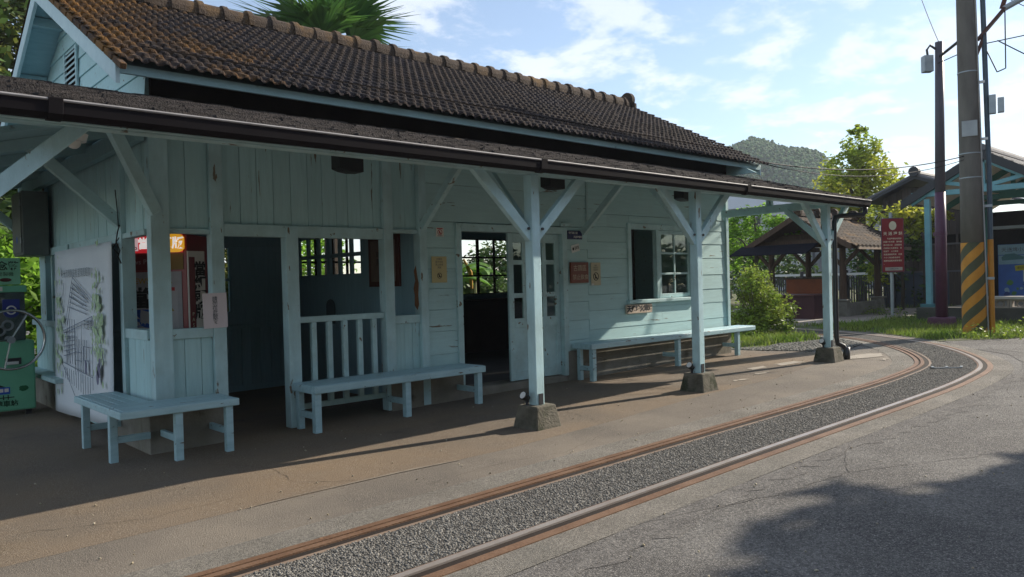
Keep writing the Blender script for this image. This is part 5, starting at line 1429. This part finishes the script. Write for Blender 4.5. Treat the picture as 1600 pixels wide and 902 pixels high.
# steel standpipe fixed to the concrete pole
t = root('cable_standpipe', 'thin steel standpipe with banded foot strapped to the right of the concrete pole', 'pipe', (16.85, 4.55, .1))
q0 = pc(.05) + sdx * .275 - vd * .03
MB().tube([q0 + Z_ * .0, q0 + Z_ * 1.9], .052, 12).build('pipe_foot', hz_yellow, t); MB().tube([q0 + Z_ * 1.901, q0 + Z_ * 3.2, q0 - sdx * .09 + Z_ * 9.4], .047, 12).build('pipe', mat('slate_pipe', (.07, .10, .13), (.05, .075, .10), 3, .5), t)
for z in (1.2, 2.6, 3.9, 5.0): MB().bar(pc(z), pc(z) + sdx * (.34 if z < 3 else .30), .05, .05).build('clamp', white_pl if z > 3 else steel, t)
for a, z, w, h in ((.36, 4.35, .14, .36), (.50, 4.36, .13, .28)): MB().frame(pc(z) + sdx * (a - .03), sdx, vd, Z_, w * .8, .12, h).build('small_box', steel, t, .006)
t = root('white_conduit', 'thin white conduit running down the front right of the concrete pole', 'conduit', (16.75, 4.65, .1))
MB().tube([pc(.1) + sdx * .21 + vd * .12, pc(3) + sdx * .19 + vd * .11, pc(8) + sdx * .15 + vd * .1], .013, 8).build('conduit', mat('conduit_grey', (.3, .3, .3), None, 4, .5), t)
# bracket arms and wires at the top right
t = root('pole_bracket_arm', 'rusty forked bracket arm reaching right from the top of the concrete pole', 'bracket', tuple(pc(5.8)))
P0 = pc(5.82) + sdx * .18; P1 = P0 + sdx * .45 + Z_ * .52; P2 = P1 + sdx * 1.0 + Z_ * .45
b = MB(); b.bar(P0, P1, .05, .13, (.9, .2, 0)); b.bar(P0 - Z_ * .28 + sdx * -.02, P0 + Z_ * .1 + sdx * .12, .05, .06); b.build('fork', mat('rusty_bracket', (.10, .045, .035), (.06, .03, .03), 5, .7), t)
MB().tube([P1 - (P2 - P1) * .02, P2], .055, 10).build('arm', steel, t); MB().bar(P1 - sdx * .05, P1 + Z_ * .55 + sdx * .12, .04, .08).build('stay', mat('rusty_stay', (.10, .04, .03), None, 5, .7), t)


def cable(name, lab, pts, r=.012, sag=0):
    P = []
    for a, b_ in zip(pts[:-1], pts[1:]):
        a = Vector(a); b_ = Vector(b_)
        for k in range(14):
            s = k / 14; P.append(a.lerp(b_, s) - Z_ * sag * 4 * s * (1 - s))
    P.append(Vector(pts[-1]))
    return tag(MB().tube(P, r, 6).build(name, ink), lab, 'cable')


cable('overhead_cable', 'upper black cable from the station eave to the concrete pole', [(11.85, 6.67, 3.32), tuple(pc(3.62))], .010, .22)
cable('overhead_cable', 'lower thin cable sagging below the upper one from the station eave', [(11.85, 6.67, 3.30), tuple(pc(3.56))], .007, .30)
cable('overhead_cable', 'long sloping wire crossing the top right corner of the sky', [(16.4, 5.1, 7.2), (17.9, 3.0, 5.6)], .008)
cable('overhead_cable', 'level wire leaving the concrete pole to the right', [tuple(pc(5.72) + sdx * .2), (18.3, 2.6, 6.1)], .010)
cable('overhead_cable', 'dark drop cable running down to the right from the pole', [tuple(pc(5.75) + sdx * .5), (18.0, 3.3, 4.9)], .012)
cable('overhead_cable', 'high wire sloping down at the far top right', [(17.0, 4.6, 7.6), (18.6, 2.6, 6.2)], .009)
cable('hanging_cable', 'looped spare cable hanging beside the pole bracket', [tuple(pc(5.78) + sdx * .25), tuple(pc(5.15) + sdx * .48), tuple(pc(5.2) + sdx * .62), tuple(P1)], .012)
cable('pole_link_arm', 'slanting strut from the purple pole up to the concrete pole', [(18.5, 5.94, 6.1), tuple(pc(5.95))], .03)
cable('overhead_cable', 'paired wires from the purple pole top to the concrete pole', [(18.46, 5.97, 5.95), tuple(pc(5.65))], .010)
cable('overhead_cable', 'thin wire dropping from above to the purple pole top', [(17.6, 6.1, 7.6), (18.5, 5.94, 6.4)], .007, .05)

# --- teal shelter on the right
SH = root('teal_shelter', 'open shelter with teal timber frame, grey tiled gable roof and cream ceiling', 'shelter', (24.5, 6.25, .11))
sx0, sx1, sl_, sr_, se, sr = 22.4, 29.5, 8.12, 4.38, 3.33, 4.42; sc = (sl_ + sr_) / 2; ss = (sr - se) / (sl_ - sc)
def shz(y): return sr - abs(y - sc) * ss
for i, (x, m_) in enumerate(((22.5, teal), (25.2, teal_shaded), (27.8, teal_shaded))):
    for y in (7.6, 4.75):
        if i == 1 and y > 6: continue
        pp_ = MB().box(x - .07, x + .07, y - .07, y + .07, .05, 3.32).build('post', m_, SH, .006)
        if i == 0: MB().box(x - .18, x + .18, y - .18, y + .18, .0, .46).build('post_boot', mat('teal_boot', (.06, .17, .19), (.045, .14, .16), 4, .6), SH, .01)
    MB().box(x - .06, x + .06, 4.5, 8.0, 3.38, 3.52).build('tie_beam', m_, SH, .005)
    for s in (-1, 1):
        ye = sc + s * (sl_ - sc - .1)
        MB().bar((x, ye, shz(ye) - .16), (x, sc, sr - .16), .10, .15).build('truss_rafter', m_, SH)
        MB().bar((x, sc, 3.52), (x, sc + s * .85, shz(sc + .85) - .22), .09, .10).build('truss_strut', m_, SH)
    MB().box(x - .05, x + .05, sc - .05, sc + .05, 3.52, sr - .2).build('king_post', m_, SH)
for s in (-1, 1):
    ye = sl_ if s > 0 else sr_
    MB().hexa([(sx0, sc, sr - .07), (sx1, sc, sr - .07), (sx1, ye, se - .07), (sx0, ye, se - .07), (sx0, sc, sr - .03), (sx1, sc, sr - .03), (sx1, ye, se - .03), (sx0, ye, se - .03)]).build('ceiling_board', cream_ply, SH)
    MB().hexa([(sx0 - .06, sc, sr - .18), (sx0, sc, sr - .18), (sx0, ye + s * .12, shz(ye + s * .12) - .18), (sx0 - .06, ye + s * .12, shz(ye + s * .12) - .18), (sx0 - .06, sc, sr + .06), (sx0, sc, sr + .06), (sx0, ye + s * .12, shz(ye + s * .12) + .06), (sx0 - .06, ye + s * .12, shz(ye + s * .12) + .06)]).build('bargeboard', charcoal, SH)
    xs = np.linspace(sx0 + .02, sx1, 29 * 6 + 1); V = []; F = []; base = 0; nc = 9; nx = len(xs)
    for c in range(nc):
        for d, h in ((c / nc, .0), ((c + 1.2) / nc, .05), ((c + 1.2) / nc, .015)):
            yy = sc + (ye + s * .12 - sc) * d; zz = shz(yy) + h + .03
            for i, x in enumerate(xs): V.append((x, yy, zz + .028 * math.sin(i * math.pi / 3)))
        for r in range(2):
            a = base + r * nx
            for i in range(nx - 1): F.append((a + i, a + i + 1, a + i + nx + 1, a + i + nx))
        base = len(V)
    np_mesh('roof_tiles', np.array(V), np.array(F), grey_tile, SH)
MB().prism([(.13 * math.cos(q), .17 * math.sin(q)) for q in np.linspace(0, math.pi, 9)], (sx0, sc, sr + .04), Y_, Z_, X_, sx1 - sx0).build('ridge', grey_tile, SH)
# dark board hall behind the shelter with a pale eave strip
box_obj('shelter_floor', concrete, SH, 22.8, 29.4, 4.4, 7.5, .0, .34)
DB = root('dark_stall_wall', 'black boarded stall front inside the shelter', 'stall', (28.4, 5.8, .34))
box_obj('stall_wall', dark_in, DB, 28.3, 28.4, 3.0, 7.62, .34, 3.2); box_obj('stall_eave', mat('pale_eave', (.42, .46, .50), None, 3, .6), DB, 27.9, 28.29, 3.0, 7.5, 2.62, 2.72)
# map board
t = root('map_board', 'blue illustrated map board standing on the shelter platform', 'map board', (27.9, 6.6, .35))
mo = Vector((27.9, 7.38, 0)); MB().frame(mo + Z_ * .45, -Y_, X_, Z_, 1.9, .05, 1.68).build('board', blue_map, t, .01)
def mp(a, z, off=.004): return mo + Vector((-off, -a, z))
MB().frame(mp(.01, 1.80), -Y_, -X_, Z_, 1.88, .002, .32).build('title_band', sky_blue, t)
MB().frame(mp(.02, 1.50), -Y_, -X_, Z_, .85, .003, .28).build('picture_panel', sky_blue, t)
text_mesh('map_title', '天送埤小旅行', ink_soft, mp(.1, 1.95, .008), -Y_, Z_, .15, t, .001)
pu = Vector((0, -1, .12)).normalized(); MB().frame(mp(.48, 1.28, .008), pu, -X_, Vector((0, .12, 1)).normalized(), .42, .003, .17).build('yellow_label', mat('map_yellow', (.45, .38, .02), None, 3, .5), t); text_mesh('label_text', '車站老街', ink, mp(.52, 1.37, .013), pu, Z_, .085, t)
MB().frame(mp(.68, .95, .008), -Y_, -X_, Z_, .5, .003, .36).build('pale_panel', mat('map_pale', (.45, .52, .40), None, 3, .5), t)
MB().prism([(-.28, 0), (.3, .03), (.32, .1), (.05, .22), (-.2, .2), (-.3, .1)], mp(.4, 1.62, .009), -Y_, Z_, -X_, .002).build('station_drawing', mat('map_teal', (.06, .16, .18), None, 3, .5), t)
cols_ = [sky_blue, mat('map_navy', (.02, .05, .20), None, 3, .5), mat('map_red', (.35, .08, .08), None, 3, .5), mat('map_green', (.08, .2, .06), None, 3, .5)]
for k in range(26):
    a, z = random.uniform(.08, 1.8), random.uniform(.5, .95); r = random.uniform(.03, .11)
    MB().prism([(r * random.uniform(.7, 1.1) * math.cos(q), r * random.uniform(.7, 1.1) * math.sin(q)) for q in np.linspace(0, 2 * math.pi, 9, False)], mp(a, z, .005 + k * .0004), -Y_, Z_, -X_, .002).build('map_picture', cols_[k % 4], t)

# low wall with breeze blocks
LW = root('low_wall', 'low dark concrete wall in front of the shelter', 'wall', (20.2, 5.4, .11))
box_obj('wall_body', mat('dark_wall', (.07, .07, .062), (.045, .045, .04), 3, .9, bump=.4), LW, 20.1, 20.3, 3.2, 7.1, .0, .47, bevel=.01)
proto = None
for k in range(7):
    y = 5.50 - k * .40
    if proto is None:
        proto = root('breeze_block', 'grey hollow breeze block in the row on top of the low wall', 'block', (20.2, y, .47), 'breeze blocks on the low wall')
        b = MB(); w, h = .39, .20
        b.box(20.1, 20.3, y - w, y - w + .045, .47, .47 + h); b.box(20.1, 20.3, y - .045, y, .47, .47 + h); b.box(20.1, 20.3, y - w + .045, y - .045, .47, .50); b.box(20.1, 20.3, y - w + .045, y - .045, .64, .67)
        b.build('block_shell', path_c, proto, .004); MB().ring((20.2, y - .19, .57), X_, .075, .022, 20, 8).build('block_ring', path_c, proto)
    else: copy_thing(proto, (0, -k * .40, 0))
box = root('wall_coping', 'pale concrete coping slab lying on the breeze blocks', 'coping', (20.2, 5.0, .67)); box_obj('slab', mat('pale_coping', (.42, .40, .37), (.33, .31, .28), 3, .8), box, 20.05, 20.35, 2.6, 5.56, .672, .74, bevel=.01)

# --- dark wooden building
WBd = root('wooden_building', 'dark weathered timber building with grey tiled roof behind the red sign', 'building', (29, 9.3, .11))
b = MB(); y = 7.66
while y < 11.0:
    w = random.uniform(.13, .2); d = random.uniform(0, .02); b.box(28.2 + d, 28.26, y + .004, min(y + w, 11.0) - .004, 2.62, 4.25); b.box(28.2 + d, 28.26, y + .004, min(y + w, 11.0) - .004, 1.35, 2.22); y += w
b.build('board_wall', dark_boards, WBd)
box_obj('lower_sheet', slate_blue, WBd, 28.19, 28.26, 8.9, 11.0, .1, 1.34); box_obj('lower_boards', dark_boards, WBd, 28.2, 28.26, 7.66, 8.899, .1, 1.34)
box_obj('wall_rail', mat('pale_rail', (.12, .12, .13), None, 3, .7), WBd, 28.16, 28.199, 7.66, 11.0, 1.30, 1.36); box_obj('wall_rail', mat('pale_rail_b', (.14, .13, .13), None, 3, .7), WBd, 28.16, 28.199, 7.66, 11.0, 2.22, 2.28); box_obj('wall_rail', dark_boards, WBd, 28.16, 28.199, 7.66, 11.0, 2.56, 2.62)
box_obj('window_band', dark_in, WBd, 28.3, 28.34, 7.66, 11.0, 2.2, 2.65)
for k in range(8): box_obj('window_bar', dark_boards, WBd, 28.2, 28.26, 7.75 + k * .42, 7.83 + k * .42, 2.281, 2.559)
box_obj('side_wall', dark_boards, WBd, 28.27, 33, 10.95, 11.0, .1, 4.0); box_obj('corner_post', dark_boards, WBd, 28.14, 28.3, 9.55, 9.7, .1, 4.2)
for s, ye, ze in ((1, 11.35, 3.92), (-1, 7.6, 3.75)):
    V = [(27.7, 9.75, 4.62), (33, 9.75, 4.62), (33, ye, ze), (27.7, ye, ze)]
    MB().hexa([(p[0], p[1], p[2] - .12) for p in V] + V).build('roof_slope', charcoal, WBd)
    b = MB()
    for k in range(22):
        x = 27.72 + k * .245; b.tube([(x, 9.75, 4.65), (x, ye, ze + .03)], .05, 6)
    b.build('roof_rolls', grey_tile, WBd)
MB().tube([(27.65, 9.75, 4.68), (33, 9.75, 4.68)], .12, 10).build('ridge', charcoal, WBd); MB().tube([(27.6, 9.75, 4.74), (27.8, 9.75, 4.74)], .17, 12).build('ridge_end', charcoal, WBd)
t = root('climbing_plant', 'small dark climbing plant on the wall right of the red sign', 'plant', (27.9, 9.9, 1.2)); leaves([((27.95, 9.95, 2.1), (.2, .35, .45), 320)], .07, leaf_dark, 'leaves', t, .4, 16); MB().tube([(28.0, 9.95, .1), (28.0, 9.95, 2.1)], .012, 6).build('stem', bark, t)
for k, (x, y, lab) in enumerate(((15.9, 4.35, 'low weeds at the foot of the striped pole'), (18.9, 4.1, 'leafy weeds in front of the low wall at the right edge'), (20.0, 7.3, 'weeds between the purple pole and the shelter boot'), (23.0, 9.3, 'small bright plant beside the pavilion planter'), (23.0, 10.2, 'plants growing inside the pavilion planter'))):
    t = root('weed_clump', lab, 'weeds', (x, y, .11)); leaves([((x, y, .15), (.5, .5, .09), 260), ((x + .4, y - .35, .15), (.4, .4, .08), 160)], .035, leaf_bush if k != 2 else leaf_dark, 'leaves', t, .5, 14); MB().tube([(x, y, .1), (x, y, .28)], .008, 5).build('stem', bark, t)

# --- far buildings
t = root('factory_hall', 'distant white-roofed hall with pale grey walls seen above the canopy tie', 'building', (56, 31, 0))
box_obj('wall', mat('pale_grey_wall', (.42, .44, .48), (.36, .38, .42), 1, .8), t, 54, 62, 27.6, 37, 0, 6.6)
MB().prism([(-4.9, 0), (5.2, 0), (2.4, .95), (-.5, 1.35), (-3.6, .7)], (53.8, 32.2, 6.6), Y_, Z_, X_, 8.4).build('roof', mat('white_metal_roof', (.55, .58, .66), (.5, .53, .6), 1, .5), t)
for y in (28.3, 30.2, 32.1, 34.0, 35.6): box_obj('window', iron, t, 53.93, 53.99, y, y + .9, 5.0, 5.8)
box_obj('roof_unit', white_pl, t, 55, 57, 29.4, 30.6, 7.5, 8.0); box_obj('roof_unit', white_pl, t, 54.5, 56, 33.2, 35, 7.3, 7.6)
t = root('stair_tower', 'distant white steel stair frame right of the white-roofed hall', 'tower', (52, 26.5, 0))
for x in (51.5, 52.8):
    for y in (25.9, 27.2): box_obj('column', white_pl, t, x, x + .12, y, y + .12, 0, 5.6)
for z in (2.6, 3.9, 5.2): box_obj('landing', white_pl, t, 51.5, 52.92, 25.9, 27.32, z, z + .1)
for z in (2.7, 4.0): MB().bar((51.5, 25.95, z), (51.5, 27.25, z + 1.2), .1, .1).build('cross_brace', white_pl, t); MB().bar((51.5, 27.25, z), (51.5, 25.95, z + 1.2), .1, .1).build('cross_brace', white_pl, t)
t = root('grey_block', 'distant grey concrete block behind the pavilion roof', 'building', (58, 27, 0)); box_obj('wall', mat('far_concrete', (.28, .29, .31), None, 1, .8), t, 57, 62, 22.5, 27.4, 0, 5.2); box_obj('parapet', mat('far_parapet', (.36, .37, .38), None, 1, .8), t, 56.9, 62.1, 22.4, 27.4, 5.201, 5.5)
for y in (23.2, 24.6, 26.0): box_obj('window', iron, t, 56.92, 56.99, y, y + .8, 3.4, 4.3)

# --- wooded hill
nx, ny = 90, 60
hx = np.linspace(180, 420, nx); hy = np.linspace(60, 320, ny); GX, GY = np.meshgrid(hx, hy)
# coordinates along and across the line of sight to the summit
dv = np.array([.879, .477]); along = GX * dv[0] + GY * dv[1]; across = -GX * dv[1] + GY * dv[0]
def hz_(al, ac):
    p = 49.0 * np.exp(-(np.abs(ac - 10) / 44.) ** 3.4) + 2.5 * np.exp(-((ac + 20) / 8.) ** 2) + 3 * np.exp(-((ac - 4) / 12.) ** 2) + 14 * np.exp(-((ac + 48) / 20.) ** 2)
    rise = 1 / (1 + np.exp(-(al - 262) / 14.))
    return p * rise + .8 * np.sin(al * .12 + ac * .21) * rise + .6 * np.sin(ac * .33) * rise
HZ = hz_(along, across)
HZ = np.where(HZ < 1, HZ * .2 - 1, HZ)
V = np.c_[GX.ravel(), GY.ravel(), HZ.ravel()]
ii = np.arange((ny - 1) * nx).reshape(ny - 1, nx)[:, :-1].ravel()
tag(np_mesh('hill', V, np.c_[ii, ii + 1, ii + nx + 1, ii + nx], hill_m, None, True), None, None, None, 'structure')
# tree crowns covering the hill, read as one mass
n = 20000; al = RNG.uniform(225, 330, n); ac = RNG.uniform(-75, 95, n)
zz = hz_(al, ac); k = zz > 2.5; al, ac, zz = al[k], ac[k], zz[k]; n = len(al)
cx = al * dv[0] - ac * dv[1]; cy = al * dv[1] + ac * dv[0]
t_ = (1 + 5 ** .5) / 2
ico = np.array([(-1, t_, 0), (1, t_, 0), (-1, -t_, 0), (1, -t_, 0), (0, -1, t_), (0, 1, t_), (0, -1, -t_), (0, 1, -t_), (t_, 0, -1), (t_, 0, 1), (-t_, 0, -1), (-t_, 0, 1)]) / 1.9
icf = np.array([(0, 11, 5), (0, 5, 1), (0, 1, 7), (0, 7, 10), (0, 10, 11), (1, 5, 9), (5, 11, 4), (11, 10, 2), (10, 7, 6), (7, 1, 8), (3, 9, 4), (3, 4, 2), (3, 2, 6), (3, 6, 8), (3, 8, 9), (4, 9, 5), (2, 4, 11), (6, 2, 10), (8, 6, 7), (9, 8, 1)])
VV, FF = [], []
for rep in range(4):   # each crown is several uneven lumps
    s = RNG.uniform(.3, .75, (n, 1, 1)) * RNG.uniform(.7, 1.3, (n, 12, 1))
    off = RNG.normal(0, .6, (n, 3)); off[:, 2] = np.abs(off[:, 2]) * 1.1
    P = ico[None] * s + (np.c_[cx, cy, zz + .8] + off)[:, None, :]
    VV.append(P.reshape(-1, 3)); FF.append((icf[None] + (np.arange(n) * 12 + rep * n * 12)[:, None, None]).reshape(-1, 3))
tag(np_mesh('hill_forest', np.concatenate(VV), np.concatenate(FF), forest_m, None, False), 'dense forest covering the hazy hill in the distance', 'forest', kind='stuff')
# mid-distance tree line at the hill foot
bl = []
for k in range(40):
    a = random.uniform(.30, .66); d = random.uniform(75, 110); bl.append(((d * math.cos(a), d * math.sin(a), random.uniform(1.5, 4.0)), (4, 4, 2.2), 300))
tag(leaves(bl, .5, leaf_dark, 'tree_line', None, .4, 20), 'far line of dark trees at the foot of the hill', 'trees', kind='stuff')

hb_ = MB().box(-60, 445, -60, 375, -2.2, 70).build('haze', bpy.data.materials.new('air'))
am = hb_.data.materials[0]; am.use_nodes = True; an = am.node_tree; an.nodes.remove(an.nodes['Principled BSDF'])
pv = an.nodes.new('ShaderNodeVolumePrincipled'); pv.inputs['Color'].default_value = (.80, .88, 1.0, 1); pv.inputs['Density'].default_value = .00055; an.links.new(pv.outputs[0], an.nodes['Material Output'].inputs['Volume'])
tag(hb_, 'pale blue summer haze in the air towards the hill', 'haze', kind='stuff')

# tree beside the road outside the frame whose shadow lies on the road
bl = []
for k in range(40):
    a = random.uniform(0, 6.28); q = random.uniform(0, 1) ** .5
    xx = 15.8 + 3.2 * q * math.cos(a); bl.append(((xx, -3.3 - .28 * (xx - 15.8) + 1.9 * q * math.sin(a), 5.2 + random.uniform(-.8, .8)), (.9, .9, .7), 560))
tree('offscreen_shade_tree', 'leafy roadside tree casting its shadow over the asphalt', 'tree', (13.8, -2.2, 0), 4.8, .2, leaf_dark, bl, .26, [(.6, (15, -1.6, 5)), (.6, (12.2, -2.6, 5))], None, 24, .45)

# trees along the far side of the road, behind the viewer: added unseen to keep open sky off the platform, the last two for pane reflections
for i, (x, y, hh) in enumerate(((-11, -10, 8), (-5, -12, 8), (1, -11, 7.5), (7.5, -13, 8), (14, -14, 8), (21, -15, 8), (30, -11, 8), (38, -19, 9))):
    bl = []
    for k in range(14):
        a = random.uniform(0, 6.28); q = random.uniform(.2, 1)
        bl.append(((x + 3.2 * q * math.cos(a), y + 2.6 * q * math.sin(a), hh * random.uniform(.3, .95)), (1.6, 1.6, 1.3), 260))
    tree('offscreen_shade_tree', ['added sky-blocking tree at the far left behind the viewer', 'second added sky-blocking tree behind the viewer', 'added sky-blocking tree straight across the road from the corner bench', 'added sky-blocking tree across the road from the station door', 'added sky-blocking tree across the road from the station window', 'added sky-blocking tree farther along the road on the open side', 'roadside tree well down the road to the right', 'tall roadside tree farthest down the road'][i], 'tree', (x, y, -.03), hh * .7, .22, leaf_dark, bl, .36, [(.6, (x + 1.5, y, hh * .7)), (.6, (x - 1.5, y, hh * .7))], None, 20, .5)

t = root('added_hedge', 'long unseen hedge behind the viewer, added to darken the window reflections', 'hedge', (15, -17, -.03))  # unseen hedge added to darken pane reflections and cut low sky light
leaves([((x, -17 - .1 * x + random.uniform(-.6, .6), random.uniform(.8, 3.2)), (2.0, 1.2, 1.3), 260) for x in np.arange(-16, 56, 1.1)], .30, leaf_dark, 'crown', t, .4, 20)
b = MB()
for x in range(-16, 56, 3): b.tube([(x, -17 - .1 * x, -.1), (x, -17 - .1 * x, 2.2)], [.08, .04], 6)
b.build('stems', bark, t)

# ============================================================ LIGHT, SKY, CAMERA
sun_dir = Vector((1, -.222, .575)).normalized()
el = math.asin(sun_dir.z); az = math.atan2(sun_dir.x, sun_dir.y)
sl = bpy.data.lights.new('sun', 'SUN'); sl.energy = 5.0; sl.angle = R(.53); sl.color = (1, .90, .76)
so_ = bpy.data.objects.new('sun', sl); COL.objects.link(so_); so_.rotation_euler = sun_dir.to_track_quat('Z', 'Y').to_euler(); so_.location = (10, -5, 20)
w = bpy.data.worlds.new('World'); scene.world = w; w.use_nodes = True
nt = w.node_tree; N = nt.nodes; L = nt.links
bg = N['Background']; bg.inputs['Strength'].default_value = .10
sk = N.new('ShaderNodeTexSky'); sk.sky_type = 'NISHITA'; sk.sun_disc = False; sk.sun_elevation = el; sk.sun_rotation = az; sk.air_density = 1.0; sk.dust_density = .3; sk.ozone_density = 2.0
tc = N.new('ShaderNodeTexCoord'); sep = N.new('ShaderNodeSeparateXYZ'); L.new(tc.outputs['Generated'], sep.inputs[0])
def math_(op, a, b=None, c=None):
    q = N.new('ShaderNodeMath'); q.operation = op
    for i, v in enumerate((a, b, c)):
        if v is None: continue
        if isinstance(v, (int, float)): q.inputs[i].default_value = v
        else: L.new(v, q.inputs[i])
    return q.outputs[0]
zc_ = math_('ADD', math_('MAXIMUM', sep.outputs[2], 0.0), .16)
cx_ = math_('DIVIDE', sep.outputs[0], zc_); cy_ = math_('DIVIDE', sep.outputs[1], zc_)
cb = N.new('ShaderNodeCombineXYZ'); L.new(cx_, cb.inputs[0]); L.new(cy_, cb.inputs[1])
mpp = N.new('ShaderNodeMapping'); mpp.inputs['Location'].default_value = (3.1, 1.7, 0); mpp.inputs['Scale'].default_value = (1, 1, 1); L.new(cb.outputs[0], mpp.inputs[0])
nz = N.new('ShaderNodeTexNoise'); nz.inputs['Scale'].default_value = 3.3; nz.inputs['Detail'].default_value = 10; nz.inputs['Roughness'].default_value = .60; nz.inputs['Distortion'].default_value = .15; L.new(mpp.outputs[0], nz.inputs['Vector'])
mr = N.new('ShaderNodeMapRange'); mr.interpolation_type = 'SMOOTHSTEP'; mr.inputs[1].default_value = .46; mr.inputs[2].default_value = .60; L.new(nz.outputs['Fac'], mr.inputs[0])
nz2 = N.new('ShaderNodeTexNoise'); nz2.inputs['Scale'].default_value = .35; nz2.inputs['Detail'].default_value = 3; L.new(mpp.outputs[0], nz2.inputs['Vector'])
mr2 = N.new('ShaderNodeMapRange'); mr2.inputs[1].default_value = .35; mr2.inputs[2].default_value = .65; mr2.inputs[3].default_value = .45; mr2.inputs[4].default_value = 1.; L.new(nz2.outputs['Fac'], mr2.inputs[0])
fac = math_('MULTIPLY', mr.outputs[0], mr2.outputs[0])
veil = math_('ADD', math_('MULTIPLY', fac, .85), .10)
mx = N.new('ShaderNodeMix'); mx.data_type = 'RGBA'; L.new(veil, mx.inputs['Factor'])
L.new(sk.outputs[0], [i for i in mx.inputs if i.name == 'A' and i.type == 'RGBA'][0]); [i for i in mx.inputs if i.name == 'B' and i.type == 'RGBA'][0].default_value = (6.5, 6.75, 7.2, 1)
L.new([o for o in mx.outputs if o.type == 'RGBA'][0], bg.inputs['Color'])

F_, yaw, pit, rol = 1190.16, R(47.3781), R(.58736), R(1.53355)
f = Vector((math.cos(yaw) * math.cos(pit), math.sin(yaw) * math.cos(pit), -math.sin(pit))); r = Vector((math.sin(yaw), -math.cos(yaw), 0)); d = f.cross(r)
r2 = r * math.cos(rol) + d * math.sin(rol); d2 = -r * math.sin(rol) + d * math.cos(rol)
cam = bpy.data.cameras.new('camera'); co = bpy.data.objects.new('camera', cam); COL.objects.link(co)
cam.sensor_width = 36; cam.lens = F_ / 1600 * 36; cam.clip_end = 3000; cam.clip_start = .05
Mx = Matrix((r2, -d2, -f)).transposed().to_4x4(); Mx.translation = Vector((0, 0, 1.4)); co.matrix_world = Mx
scene.camera = co
scene.view_settings.view_transform = 'Standard'; scene.view_settings.look = 'None'; scene.view_settings.gamma = 1; scene.view_settings.exposure = .84
